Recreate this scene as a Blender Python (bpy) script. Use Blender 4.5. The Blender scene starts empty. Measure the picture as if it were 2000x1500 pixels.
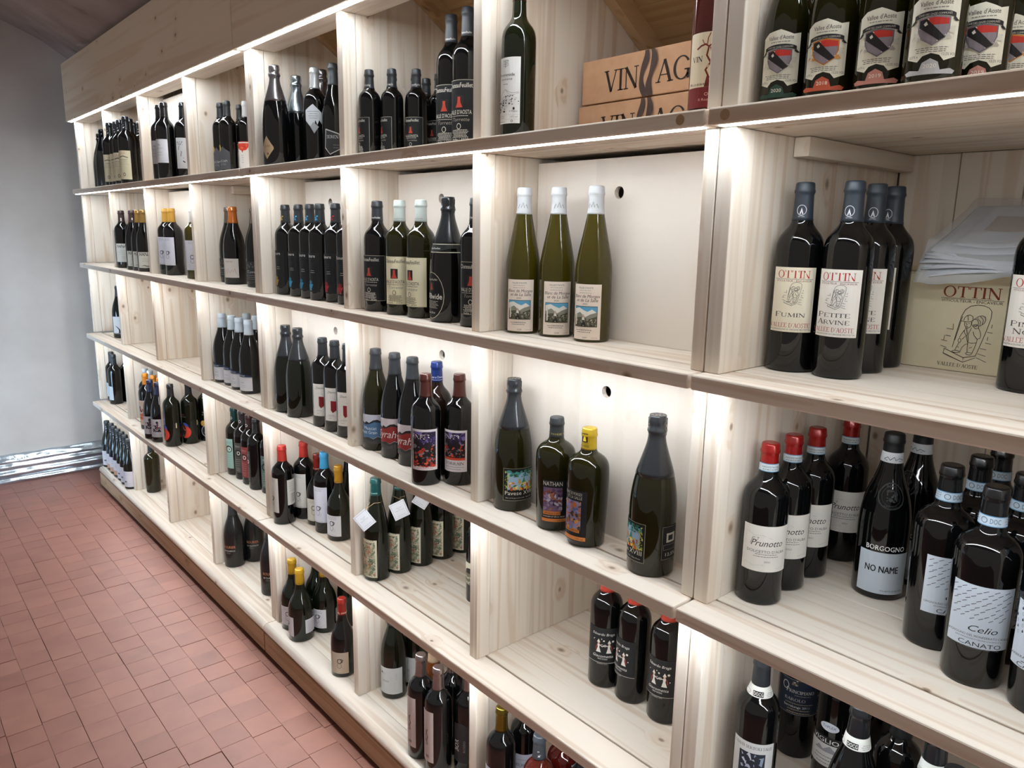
import bpy, bmesh, math, random
from mathutils import Vector, Matrix
from mathutils.geometry import tessellate_polygon
from bpy_extras import mesh_utils
C = bpy.context.scene
COL = C.collection
PI = math.pi
# ------------------------------------------------------------------ camera, world, exposure
CAM = Vector((0.709, -0.996, 0.625))
YAW, PIT, ROL, FPX = -0.85266, -0.19993, 0.01735, 1474.8
fw = Vector((math.sin(YAW)*math.cos(PIT), math.cos(YAW)*math.cos(PIT), math.sin(PIT)))
r0 = Vector((math.cos(YAW), -math.sin(YAW), 0)); u0 = r0.cross(fw)
rt = math.cos(ROL)*r0 + math.sin(ROL)*u0; up = -math.sin(ROL)*r0 + math.cos(ROL)*u0
cd = bpy.data.cameras.new('camera'); cam = bpy.data.objects.new('camera', cd); COL.objects.link(cam)
cd.sensor_width = 36; cd.lens = FPX/2000*36; cd.clip_start = .02
m = Matrix((rt, up, -fw)).transposed().to_4x4(); m.translation = CAM; cam.matrix_world = m
C.camera = cam
w = bpy.data.worlds.new('world'); C.world = w; w.use_nodes = True
w.node_tree.nodes['Background'].inputs[0].default_value = (1.0, .90, .82, 1)
w.node_tree.nodes['Background'].inputs[1].default_value = .31
C.view_settings.view_transform = 'Standard'; C.view_settings.look = 'None'
C.view_settings.exposure = 0.0; C.view_settings.gamma = 1
C.view_settings.use_curve_mapping = False
LED_POWER = 57.0
LED_COLOR = (.86, .94, 1.0)

ld = bpy.data.lights.new('daylight_from_doorway', 'AREA'); lo = bpy.data.objects.new('daylight_from_doorway', ld); COL.objects.link(lo)
ld.shape = 'RECTANGLE'; ld.size = 1.0; ld.size_y = 1.5; ld.energy = 24; ld.color = (.48, .74, 1.0); ld.spread = math.radians(80)
lo.location = (-3.2, -2.5, -.45); lo.rotation_euler = (Vector((-4.62, -.95, -.45))-lo.location).to_track_quat('-Z', 'Z').to_euler()
# ------------------------------------------------------------------ helpers
def lin(h):
    h = h.lstrip('#'); h = ''.join(ch*2 for ch in h) if len(h) == 3 else h; o = []
    for i in (0, 2, 4):
        c = int(h[i:i+2], 16)/255
        o.append(c/12.92 if c <= .04045 else ((c+.055)/1.055)**2.4)
    return (*o, 1)
MATS = {}
def mat(name, col, rough=.5, metal=0, spec=.5, coat=0, trans=0, ior=1.5, bump=None, emit=0):
    if name in MATS: return MATS[name]
    mm = bpy.data.materials.new(name); mm.use_nodes = True
    nt = mm.node_tree; b = nt.nodes['Principled BSDF']
    c = lin(col) if isinstance(col, str) else (*col, 1)
    b.inputs['Base Color'].default_value = c
    b.inputs['Roughness'].default_value = rough; b.inputs['Metallic'].default_value = metal
    b.inputs['Specular IOR Level'].default_value = spec; b.inputs['Coat Weight'].default_value = coat
    b.inputs['Transmission Weight'].default_value = trans; b.inputs['IOR'].default_value = ior
    if emit:
        b.inputs['Emission Color'].default_value = c; b.inputs['Emission Strength'].default_value = emit
    if bump:
        n = nt.nodes.new('ShaderNodeTexNoise'); n.inputs['Scale'].default_value = bump[0]
        tc = nt.nodes.new('ShaderNodeTexCoord'); nt.links.new(tc.outputs['Object'], n.inputs['Vector'])
        bp = nt.nodes.new('ShaderNodeBump'); bp.inputs['Strength'].default_value = bump[1]
        bp.inputs['Distance'].default_value = .003
        nt.links.new(n.outputs['Fac'], bp.inputs['Height']); nt.links.new(bp.outputs['Normal'], b.inputs['Normal'])
    MATS[name] = mm
    return mm
def ink(h):
    if h.startswith('f'): return mat('foil_'+h[1:], h[1:], .28, .85)
    return mat('print_'+h.lstrip('#'), h, .55, 0, .35)
def node(nt, typ, **kw):
    n = nt.nodes.new(typ)
    for k, v in kw.items():
        if k in n.inputs: n.inputs[k].default_value = v
        else: setattr(n, k, v)
    return n
def ramp(nt, stops):
    n = nt.nodes.new('ShaderNodeValToRGB'); e = n.color_ramp.elements
    while len(e) < len(stops): e.new(.5)
    for i, (p, c) in enumerate(stops):
        e[i].position = p; e[i].color = lin(c) if isinstance(c, str) else (c, c, c, 1)
    return n
def mix(nt, fac, a, b, blend='MIX'):
    n = nt.nodes.new('ShaderNodeMix'); n.data_type = 'RGBA'; n.blend_type = blend
    for i, v in ((0, fac), (6, a), (7, b)):
        if hasattr(v, 'links'): nt.links.new(v, n.inputs[i])
        elif v is not None: n.inputs[i].default_value = v
    return n.outputs[2]
def wood(name, axis, light='#ece0d1', dark='#d2b79b', knot='#765a40', rough=.55, lam=.11, grain=1.0):
    """pine: grain along axis (0 x, 1 y, 2 z), glued lamellas across, sparse knots"""
    mm = bpy.data.materials.new(name); mm.use_nodes = True; nt = mm.node_tree; L = nt.links.new
    b = nt.nodes['Principled BSDF']; b.inputs['Roughness'].default_value = rough
    b.inputs['Specular IOR Level'].default_value = .25
    tc = node(nt, 'ShaderNodeTexCoord'); oi = node(nt, 'ShaderNodeObjectInfo')
    ofs = node(nt, 'ShaderNodeVectorMath', operation='SCALE'); cmb = node(nt, 'ShaderNodeCombineXYZ')
    for i in range(3): L(oi.outputs['Random'], cmb.inputs[i])
    L(cmb.outputs[0], ofs.inputs[0]); ofs.inputs['Scale'].default_value = 13.7
    add = node(nt, 'ShaderNodeVectorMath', operation='ADD')
    L(tc.outputs['Object'], add.inputs[0]); L(ofs.outputs[0], add.inputs[1])
    def mapping(al, ac):
        mp = node(nt, 'ShaderNodeMapping'); s = [ac, ac, ac]; s[axis] = al
        mp.inputs['Scale'].default_value = s; L(add.outputs[0], mp.inputs['Vector']); return mp
    # knots
    sx = node(nt, 'ShaderNodeSeparateXYZ'); L(add.outputs[0], sx.inputs[0]); o2 = [i for i in range(3) if i != axis]
    ac = node(nt, 'ShaderNodeMath', operation='ADD'); L(sx.outputs[o2[0]], ac.inputs[0]); L(sx.outputs[o2[1]], ac.inputs[1])
    k0 = node(nt, 'ShaderNodeMath', operation='MULTIPLY'); L(sx.outputs[axis], k0.inputs[0]); k0.inputs[1].default_value = 5.5
    k1 = node(nt, 'ShaderNodeMath', operation='MULTIPLY'); L(ac.outputs[0], k1.inputs[0]); k1.inputs[1].default_value = 8
    cv = node(nt, 'ShaderNodeCombineXYZ'); L(k0.outputs[0], cv.inputs[0]); L(k1.outputs[0], cv.inputs[1])
    vo = node(nt, 'ShaderNodeTexVoronoi'); vo.voronoi_dimensions = '2D'; vo.inputs['Scale'].default_value = 1; L(cv.outputs[0], vo.inputs['Vector'])
    sep = node(nt, 'ShaderNodeSeparateColor'); L(vo.outputs['Color'], sep.inputs[0])
    gate = node(nt, 'ShaderNodeMath', operation='GREATER_THAN'); L(sep.outputs[0], gate.inputs[0]); gate.inputs[1].default_value = .62
    near = node(nt, 'ShaderNodeMapRange'); L(vo.outputs['Distance'], near.inputs['Value'])
    near.inputs['From Min'].default_value = .24; near.inputs['From Max'].default_value = .03
    near.inputs['To Min'].default_value = 0; near.inputs['To Max'].default_value = 1; near.clamp = True
    nk = node(nt, 'ShaderNodeMath', operation='MULTIPLY'); L(near.outputs[0], nk.inputs[0]); L(gate.outputs[0], nk.inputs[1])
    core = node(nt, 'ShaderNodeMapRange'); L(vo.outputs['Distance'], core.inputs['Value'])
    ksz = node(nt, 'ShaderNodeMapRange'); L(sep.outputs[1], ksz.inputs['Value']); ksz.inputs['To Min'].default_value = .035; ksz.inputs['To Max'].default_value = .085
    L(ksz.outputs[0], core.inputs['From Min']); core.inputs['From Max'].default_value = .02; core.clamp = True
    ck = node(nt, 'ShaderNodeMath', operation='MULTIPLY'); L(core.outputs[0], ck.inputs[0]); L(gate.outputs[0], ck.inputs[1])
    # grain
    mg = mapping(1.0*grain, 27*grain)
    bend = node(nt, 'ShaderNodeMath', operation='MULTIPLY'); L(nk.outputs[0], bend.inputs[0]); bend.inputs[1].default_value = .5
    gv = node(nt, 'ShaderNodeVectorMath', operation='ADD'); L(mg.outputs[0], gv.inputs[0]); L(bend.outputs[0], gv.inputs[1])
    n1 = node(nt, 'ShaderNodeTexNoise'); n1.inputs['Scale'].default_value = 1; n1.inputs['Detail'].default_value = 2
    n1.inputs['Distortion'].default_value = .25; L(gv.outputs[0], n1.inputs['Vector'])
    wv = node(nt, 'ShaderNodeMath', operation='MULTIPLY'); L(n1.outputs['Fac'], wv.inputs[0]); wv.inputs[1].default_value = 22
    sn = node(nt, 'ShaderNodeMath', operation='SINE'); L(wv.outputs[0], sn.inputs[0])
    g = node(nt, 'ShaderNodeMapRange'); L(sn.outputs[0], g.inputs['Value']); g.inputs['From Min'].default_value = -.2
    g.inputs['From Max'].default_value = 1.0; g.clamp = True
    n2 = node(nt, 'ShaderNodeTexNoise'); n2.inputs['Scale'].default_value = .22; n2.inputs['Detail'].default_value = 1
    L(mg.outputs[0], n2.inputs['Vector'])
    st = node(nt, 'ShaderNodeMath', operation='MULTIPLY'); L(g.outputs[0], st.inputs[0]); L(n2.outputs['Fac'], st.inputs[1])
    r1 = mix(nt, st.outputs[0], lin(light), lin(dark))
    # lamella tone
    ml = mapping(.0, 1/lam)
    wn = node(nt, 'ShaderNodeTexWhiteNoise', noise_dimensions='3D')
    fl = node(nt, 'ShaderNodeVectorMath', operation='FLOOR'); L(ml.outputs[0], fl.inputs[0]); L(fl.outputs[0], wn.inputs['Vector'])
    tone = node(nt, 'ShaderNodeMapRange'); L(wn.outputs['Value'], tone.inputs['Value'])
    tone.inputs['To Min'].default_value = .92; tone.inputs['To Max'].default_value = 1.03
    r2 = mix(nt, 1.0, r1, tone.outputs[0], 'MULTIPLY')
    k2 = node(nt, 'ShaderNodeMath', operation='MULTIPLY'); L(nk.outputs[0], k2.inputs[0]); k2.inputs[1].default_value = .45
    r3 = mix(nt, k2.outputs[0], r2, lin(dark))
    k3 = node(nt, 'ShaderNodeMath', operation='MULTIPLY'); L(ck.outputs[0], k3.inputs[0]); k3.inputs[1].default_value = .75
    r4 = mix(nt, k3.outputs[0], r3, lin(knot))
    L(r4, b.inputs['Base Color'])
    MATS[name] = mm
    return mm
def mottled(name, c1, c2, scale, rough=.8, bump=.2, c3=None, rnd=0, detail=6, spec=.3, rough_var=0):
    mm = bpy.data.materials.new(name); mm.use_nodes = True; nt = mm.node_tree; L = nt.links.new
    b = nt.nodes['Principled BSDF']; b.inputs['Roughness'].default_value = rough; b.inputs['Specular IOR Level'].default_value = spec
    tc = node(nt, 'ShaderNodeTexCoord'); oi = node(nt, 'ShaderNodeObjectInfo')
    add = node(nt, 'ShaderNodeVectorMath', operation='ADD'); L(tc.outputs['Object'], add.inputs[0])
    if rnd:
        ml = node(nt, 'ShaderNodeMath', operation='MULTIPLY'); L(oi.outputs['Random'], ml.inputs[0]); ml.inputs[1].default_value = 9
        L(ml.outputs[0], add.inputs[1])
    n = node(nt, 'ShaderNodeTexNoise'); n.inputs['Scale'].default_value = scale; n.inputs['Detail'].default_value = detail
    L(add.outputs[0], n.inputs['Vector'])
    r = ramp(nt, [(.3, c1), (.7, c2)] if not c3 else [(.2, c3), (.38, c1), (.7, c2)]); L(n.outputs['Fac'], r.inputs[0])
    out = r.outputs[0]
    if rnd:
        mr = node(nt, 'ShaderNodeMapRange'); L(oi.outputs['Random'], mr.inputs['Value'])
        mr.inputs['To Min'].default_value = 1-rnd; mr.inputs['To Max'].default_value = 1+rnd
        out = mix(nt, 1.0, out, mr.outputs[0], 'MULTIPLY')
    L(out, b.inputs['Base Color'])
    if rough_var:
        rr = node(nt, 'ShaderNodeMapRange'); L(n.outputs['Fac'], rr.inputs['Value'])
        rr.inputs['To Min'].default_value = rough-rough_var; rr.inputs['To Max'].default_value = rough+rough_var
        L(rr.outputs[0], b.inputs['Roughness'])
    if bump:
        bp = node(nt, 'ShaderNodeBump'); bp.inputs['Strength'].default_value = bump; bp.inputs['Distance'].default_value = .004
        L(n.outputs['Fac'], bp.inputs['Height']); L(bp.outputs['Normal'], b.inputs['Normal'])
    MATS[name] = mm
    return mm
def link(name, me, parent=None):
    o = bpy.data.objects.new(name, me); COL.objects.link(o)
    if parent: o.parent = parent
    return o
def mesh(name, bm, mats, smooth=False):
    me = bpy.data.meshes.new(name)
    bm.normal_update(); bm.to_mesh(me); bm.free()
    for x in (mats if isinstance(mats, (list, tuple)) else [mats]): me.materials.append(x)
    if smooth:
        for p in me.polygons: p.use_smooth = True
    return me
def obj(name, bm, mats, parent=None, smooth=False):
    return link(name, mesh(name, bm, mats, smooth), parent)
def empty(name, loc=(0, 0, 0), rz=0):
    o = bpy.data.objects.new(name, None); COL.objects.link(o); o.location = loc; o.rotation_euler = (0, 0, rz)
    o.empty_display_size = .05
    return o
def tag(o, label, cat, group=None):
    o['label'] = label; o['category'] = cat
    if group: o['group'] = group
    return o
def box(bm, x0, x1, y0, y1, z0, z1, bev=0):
    vs = [bm.verts.new((x, y, z)) for x in (x0, x1) for y in (y0, y1) for z in (z0, z1)]
    fs = [bm.faces.new([vs[i] for i in q]) for q in ((0, 1, 3, 2), (4, 6, 7, 5), (0, 4, 5, 1), (2, 3, 7, 6), (0, 2, 6, 4), (1, 5, 7, 3))]
    if bev:
        es = set(e for f in fs for e in f.edges)
        bmesh.ops.bevel(bm, geom=list(es), offset=bev, segments=2, affect='EDGES', profile=.5)
def plank(name, x0, x1, y0, y1, z0, z1, m_, parent, bev=.0015):
    bm = bmesh.new(); box(bm, x0, x1, y0, y1, z0, z1, bev); return obj(name, bm, m_, parent)
def prism(bm, pts, axis, a0, a1):
    """extrude polygon pts (in the two other axes) along axis from a0 to a1"""
    def v(p, a):
        q = list(p); q.insert(axis, a); return bm.verts.new(q)
    A = [v(p, a0) for p in pts]; B = [v(p, a1) for p in pts]; n = len(pts)
    for i in range(n): bm.faces.new((A[i], A[(i+1) % n], B[(i+1) % n], B[i]))
    bm.faces.new(A[::-1]); bm.faces.new(B); bmesh.ops.recalc_face_normals(bm, faces=bm.faces[:])
def lathe(bm, prof, seg=36, mi=0, cap_top=True):
    rings = []
    for z, r in prof:
        rings.append([bm.verts.new((r*math.cos(2*PI*i/seg), r*math.sin(2*PI*i/seg), z)) for i in range(seg)])
    for a, b in zip(rings, rings[1:]):
        for i in range(seg):
            f = bm.faces.new((a[i], a[(i+1) % seg], b[(i+1) % seg], b[i])); f.smooth = True; f.material_index = mi
    f = bm.faces.new(rings[0][::-1]); f.material_index = mi
    if cap_top: f = bm.faces.new(rings[-1]); f.material_index = mi
def tube(bm, pts, r, seg=6):
    pts = [Vector(p) for p in pts]; rings = []
    for i, p in enumerate(pts):
        d = (pts[min(i+1, len(pts)-1)]-pts[max(i-1, 0)]).normalized()
        a = d.orthogonal().normalized(); b = d.cross(a)
        rings.append([bm.verts.new(p+r*(math.cos(2*PI*k/seg)*a+math.sin(2*PI*k/seg)*b)) for k in range(seg)])
    for A, B in zip(rings, rings[1:]):
        for k in range(seg): bm.faces.new((A[k], A[(k+1) % seg], B[(k+1) % seg], B[k]))
    bm.faces.new(rings[0][::-1]); bm.faces.new(rings[-1]); bmesh.ops.recalc_face_normals(bm, faces=bm.faces[:])
# ------------------------------------------------------------------ materials of the place
WX = wood('pine_along_x', 0); WY = wood('pine_along_y', 1); WZ = wood('pine_along_z', 2)
WXN = wood('pine_front_board', 0, light='#e9dccd', dark='#cdb198')
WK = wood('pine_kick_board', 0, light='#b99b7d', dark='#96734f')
WF = wood('pine_fascia', 0, light='#e8d8c2', dark='#d6bc9e', grain=.6)
WBY = wood('spruce_batten', 1, light='#cfae86', dark='#b08a60')
WB = wood('spruce_roof_panel', 0, light='#c9a578', dark='#a67e50', rough=.65)
PLY = wood('whitened_plywood', 2, light='#ebe0d4', dark='#e5d8c9', knot='#e5d8c9', lam=.3, grain=.4)
LEDM = mat('led_light', LED_COLOR, .5, emit=LED_POWER)
PLUG = mat('wood_plug', '#a98a68', .6)
PLASTER = mottled('left_wall_plaster', '#b5aba2', '#c8bfb7', 2.2, .85, .25, c3='#968b80')
CEIL = mottled('stained_vault_plaster', '#8f817c', '#a1948f', 4.5, .9, .4, c3='#40352d')
TERRA = mottled('terracotta_tile', '#7f5346', '#8b5d4f', 7, .48, .05, c3='#74493d', rnd=.07, spec=.35, rough_var=.08)
GROUT = mottled('dark_grout', '#6c483b', '#83594a', 30, .95, .3, spec=.1)
FOIL = mat('silver_foil', '#c3ccd4', .26, .9, bump=(26, .5))
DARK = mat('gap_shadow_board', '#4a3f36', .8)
# ------------------------------------------------------------------ floor of single terracotta tiles
ZF = -.93
bm = bmesh.new(); box(bm, -4.8, 2.4, -3.2, .66, ZF-.05, ZF-.008)
floor = obj('floor', bm, GROUT); floor['kind'] = 'structure'; floor['label'] = 'red terracotta floor of small square tiles'
TP = .0965
def proj(p):
    d = Vector(p)-CAM; z = d.dot(fw)
    if z < .05: return None
    return 1000+FPX*d.dot(rt)/z, 750-FPX*d.dot(up)/z, z
bm = bmesh.new(); h = TP/2-.0005; box(bm, -h, h, -h, h, -.012, 0, .0006); tile_me = mesh('tile', bm, TERRA)
tiles = []
for i in range(-31, 45):
    for j in range(-34, 8):
        x = -1.858+TP*(i+.5); y = -.0285+TP*(j-.5)
        if not (-4.62 < x < 2.35 and -3.15 < y < .6): continue
        pr = proj((x, y, ZF)); vis = pr and -60 < pr[0] < 2060 and pr[1] < 1560 and y < .09
        tiles.append(((1/pr[2] if vis else 0), x, y))
tiles.sort(reverse=True)
rnd = random.Random(4)
bm2 = bmesh.new()
for k, (q, x, y) in enumerate(tiles):
    sx = .012*math.sin(y*97.3)
    M = Matrix.Translation((x+rnd.uniform(-.0008, .0008)+sx*.5, y+rnd.uniform(-.0006, .0006), ZF+rnd.uniform(-.0008, .0008))) @ Matrix.Rotation(rnd.uniform(-.006, .006), 4, 'X') @ Matrix.Rotation(rnd.uniform(-.006, .006), 4, 'Y') @ Matrix.Rotation(rnd.choice((0, PI/2, PI)), 4, 'Z')
    if k < 300 and q > 0:
        o = link('tile', tile_me, floor); o.matrix_local = M
    else:
        n0 = len(bm2.verts); g = TP/2-.0005
        vs = [bm2.verts.new(M @ Vector(p)) for p in ((-g, -g, 0), (g, -g, 0), (g, g, 0), (-g, g, 0), (-g, -g, -.011), (g, -g, -.011), (g, g, -.011), (-g, g, -.011))]
        bm2.faces.new(vs[:4])
        for a in range(4): bm2.faces.new((vs[a], vs[a+4], vs[(a+1) % 4+4], vs[(a+1) % 4]))
bmesh.ops.recalc_face_normals(bm2, faces=bm2.faces[:])
o = obj('far_tiles', bm2, TERRA, floor); o['kind'] = 'stuff'
# ------------------------------------------------------------------ walls, vault, foil skirting
def grid(bm, fn, nu, nv):
    V = [[bm.verts.new(fn(i/nu, j/nv)) for j in range(nv+1)] for i in range(nu+1)]
    for i in range(nu):
        for j in range(nv): bm.faces.new((V[i][j], V[i+1][j], V[i+1][j+1], V[i][j+1])).smooth = True
XW = -4.62
rnd = random.Random(2)
from mathutils import noise as NZ
bm = bmesh.new()
grid(bm, lambda a, b: (XW+.012*NZ.noise(Vector((a*9, b*6, 1)))-.0, -3.2+3.86*a, ZF+2.95*b), 60, 44)
o = obj('wall_left', bm, PLASTER); o['kind'] = 'structure'; o['label'] = 'pale rough plaster end wall left of the shelves'
bm = bmesh.new(); box(bm, -4.8, 2.4, .64, .70, ZF, 1.6)
o = obj('wall_back', bm, PLASTER); o['kind'] = 'structure'; o['label'] = 'plaster wall behind the wooden shelving'
def vault(a, b):
    x = -4.66+7.0*a; y = .66-2.9*b
    t = max(0, min(1, (-3.5-x)/1.1)); t = t*t*(3-2*t)
    yy = -y
    z = 1.50+ (.46*yy-.075*yy*yy if yy > 0 else .66*yy) + .16*t
    if yy < -.02 : z = max(z, 1.50+.66*yy)
    return (x, y, z+.012*NZ.noise(Vector((x*2.5, y*2.5, 3))))
bm = bmesh.new(); grid(bm, vault, 80, 40)
o = obj('ceiling', bm, CEIL); o['kind'] = 'structure'; o['label'] = 'stained plaster vault above the shelves'
bm = bmesh.new()
prof = [(0, 0), (.058, .004), (.066, .018), (.052, .034), (.064, .052), (.070, .068), (.054, .088), (.058, .108), (.044, .126), (.05, .142), (.030, .158), (.022, .172), (.0, .182)]
def foil(a, b):
    k = b*(len(prof)-1); i = min(int(k), len(prof)-2); f = k-i
    dx = prof[i][0]*(1-f)+prof[i+1][0]*f; dz = prof[i][1]*(1-f)+prof[i+1][1]*f
    y = .60-3.6*a
    nn = NZ.noise(Vector((y*7, b*9, 5)))*.007+NZ.noise(Vector((y*23, b*16, 8)))*.003
    return (XW-.012+dx+(nn if b > .02 else 0), y, ZF-.004+dz*(1+.03*math.sin(y*3))+nn*.4)
grid(bm, foil, 220, 36)
o = obj('baseboard_left', bm, FOIL); o['kind'] = 'structure'; o['label'] = 'crinkled silver foil band along the foot of the left wall'
# ------------------------------------------------------------------ shelving
H = .405
ZS = [2*H, H, 0.0, -H, -2*H]          # shelf tops, row 0 = top row
NT = .025                               # front board thickness
def roof(y): return 1.406+.052-.65*y
def back(x, row): return row > 1 or (row == 1 and x < -1.81)
def yd(x, row): return .05 if back(x, row) else .035
def sh(x, row): return x+.015*(x-.709)/1.031 if back(x, row) else x
UNITS = [('left', -4.20, -1.802, [-4.182, -3.585, -2.99, -2.395, -1.80]),
         ('middle', -1.798, -.002, [-1.769, -1.19, -.611, -.024]),
         ('right', .003, 1.20, [.003, .585, 1.17])]
TD = .028
PANEL = {('middle', 1): .2, ('middle', 2): .15}
WHITE_BAY = {('left', 0, 2): .136, ('left', 1, 2): .15}
HOLE_Z = {1: .705, 2: .304}
HOLE_X = {0: (-1.565, -1.461), 1: (-.954, -.883), 2: (-.340, -.307)}
def holed(x0, x1, z0, z1, y, t, hx, hz, hr):
    bm = bmesh.new(); n = 28
    out = [(x0, z0), (x1, z0), (x1, z1), (x0, z1)]
    O = [bm.verts.new((a, y, b)) for a, b in out]; I = [bm.verts.new((hx+hr*math.cos(2*PI*k/n), y, hz+hr*math.sin(2*PI*k/n))) for k in range(n)]
    es = [bm.edges.new((O[k], O[(k+1) % 4])) for k in range(4)]+[bm.edges.new((I[k], I[(k+1) % n])) for k in range(n)]
    r = bmesh.ops.triangle_fill(bm, edges=es, use_beauty=True)
    fs = [f for f in bm.faces if (f.calc_center_median()-Vector((hx, y, hz))).length > hr*.5]
    bad = [f for f in bm.faces if all((v.co-Vector((hx, y, hz))).length < hr*1.01 for v in f.verts)]
    if bad: bmesh.ops.delete(bm, geom=bad, context='FACES')
    e = bmesh.ops.extrude_face_region(bm, geom=bm.faces[:])
    bmesh.ops.translate(bm, vec=(0, t, 0), verts=[v for v in e['geom'] if isinstance(v, bmesh.types.BMVert)])
    bmesh.ops.recalc_face_normals(bm, faces=bm.faces[:])
    return bm
for uname, ux0, ux1, divs in UNITS:
    U = empty('wall_shelving_unit', ((ux0+ux1)/2, .3, ZF))
    U.location = (0, 0, 0)
    tag(U, {'left': 'pale pine shelving unit of four bays at the far left end', 'middle': 'pale pine shelving unit of three bays with white perforated backs',
            'right': 'pale pine shelving unit of deep bays at the right edge'}[uname], 'shelf', 'lit pine wine shelving units')
    # shelves
    for k in range(5):
        z = ZS[k]
        S = empty('shelf'); S.parent = U
        if k < 4:
            plank('front_board', ux0, ux1, 0, .079, z-NT, z, WXN, S, .003)
            yb = [(.083, .262), (.264, .442), (.444, .618)]
            for a, b in yb: plank('plank', ux0+.03 if uname == 'left' else ux0+.002, ux1-.002, a, b, z-NT, z, WX, S)
            for px in ([ux1-.045] if uname == 'middle' else [ux0+.03] if uname == 'right' else []):
                if k == 0:
                    bm = bmesh.new(); prism(bm, [(px+.008*math.cos(a*PI/8), z-.0125+.008*math.sin(a*PI/8)) for a in range(16)], 1, -.0006, .004)
                    obj('wood_plug', bm, PLUG, S)
        else:
            bm = bmesh.new(); R = .03
            pr = [(.075, z-.034), (.075, z), (.017, z)]+[(.017-.017*math.sin(a*PI/12), z-.017+.017*math.cos(a*PI/12)) for a in range(1, 12)]+[(.012, z-.034)]
            prism(bm, pr, 0, ux0, ux1)
            for f in bm.faces: f.smooth = len(f.verts) == 4 and abs(f.normal.x) < .5 and f.calc_center_median().y < .018
            obj('front_board', bm, WXN, S)
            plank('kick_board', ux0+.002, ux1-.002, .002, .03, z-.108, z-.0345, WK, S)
            for a, b in ((.0765, .25), (.252, .43), (.432, .618)): plank('plank', ux0+.03 if uname == 'left' else ux0+.002, ux1-.002, a, b, z-NT, z-.0002, WX, S)
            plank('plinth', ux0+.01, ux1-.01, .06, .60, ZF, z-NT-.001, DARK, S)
    # fascia and its light carrier
    plank('fascia_board', ux0, ux1, 0, .025, 1.172, 1.47, WF, U)
    plank('light_carrier', ux0+.002, ux1-.002, .0265, .115, 1.172, 1.196, WX, U)
    # LED strips: under every front board and under the fascia
    for z in [1.172]+[q-NT for q in ZS[:4]]:
        bm = bmesh.new(); box(bm, ux0+.015, ux1-.012, .009, .024 if z < 1 else .028, z-.0011, z-.0002)
        obj('led_strip', bm, LEDM, U)
    # uprights between shelves
    for row in range(5):
        zb = ZS[row]+.0005
        for di, dx in enumerate(divs):
            if row > 0:
                zt = ZS[row-1]-NT-.0005
            x = sh(dx, row) if dx < -.1 else dx
            TD = .0245 if dx == -.024 else .028
            y0 = yd(dx, row)
            P = empty('upright'); P.parent = U
            if row == 0:
                bm = bmesh.new(); prism(bm, [(y0+.041, zb), (.618, zb), (.618, roof(.618)-.004), (.118, roof(.118)-.004), (.118, 1.1715), (y0+.041, 1.1715)], 0, x+.001, x+TD-.001)
                obj('side_board', bm, WZ, P)
                plank('front_stile', x, x+TD, y0, y0+.04, zb, 1.1715, WZ, P)
            else:
                plank('front_stile', x, x+TD, y0, y0+.04, zb, zt, WZ, P)
                plank('side_board', x+.001, x+TD-.001, y0+.041, .618, zb, zt, WZ, P)
        # backs
        for bi in range(len(divs)-1):
            xa = (sh(divs[bi], row) if divs[bi] < -.1 else divs[bi])+.028; xb = sh(divs[bi+1], row) if divs[bi+1] < -.1 else divs[bi+1]
            if row == 0: zt = roof(.618)-.03
            else: zt = ZS[row-1]-NT-.0005
            n = 5; w_ = (xb-xa)/n
            B = empty('back_wall'); B.parent = U
            for q in range(n):
                plank('back_board', xa+q*w_+.0008, xa+(q+1)*w_-.0008, .6195, .637, zb, zt, WZ, B)
            pan = PANEL.get((uname, row))
            wb = WHITE_BAY.get((uname, row, bi))
            if pan:
                hx = HOLE_X[bi][row-1]
                bm = holed(xa+.001, xb-.001, zb, zt-(.011 if row == 1 else .002), pan, .012, hx, HOLE_Z[row], .0125)
                obj('white_back_panel', bm, PLY, U)
            elif wb:
                zz = zt-.012 if row else 1.165
                plank('white_back_panel', xa+.001, xb-.001, wb, wb+.012, zb, zz, PLY, U)
            elif row in (1, 2):
                for xs in ((xa, xa+.028), (xb-.028, xb)):
                    plank('batten', xs[0]+.0005, xs[1]-.0005, .205, .617, zt-.032, zt-.0005, WY, U)
            if row == 0:   # sloping roof panel under the vault, with a batten down each side
                L0, L1 = .118, .60
                dy, dz = L1-L0, -.65*(L1-L0)
                for xs in ((xa+.0005, xa+.03), (xb-.03, xb-.0005)):
                    bm = bmesh.new(); prism(bm, [(L0, roof(L0)-.052), (L1, roof(L1)-.052), (L1, roof(L1)), (L0, roof(L0))], 0, *xs)
                    obj('sloping_batten', bm, WBY, U)
                for q in range(4):
                    a = L0+dy*q/4+.001; b = L0+dy*(q+1)/4-.001
                    bm = bmesh.new(); prism(bm, [(a, roof(a)+.0005), (b, roof(b)+.0005), (b, roof(b)+.018), (a, roof(a)+.018)], 0, xa-.012, xb+.012)
                    obj('roof_plank', bm, WB, U)
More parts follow.
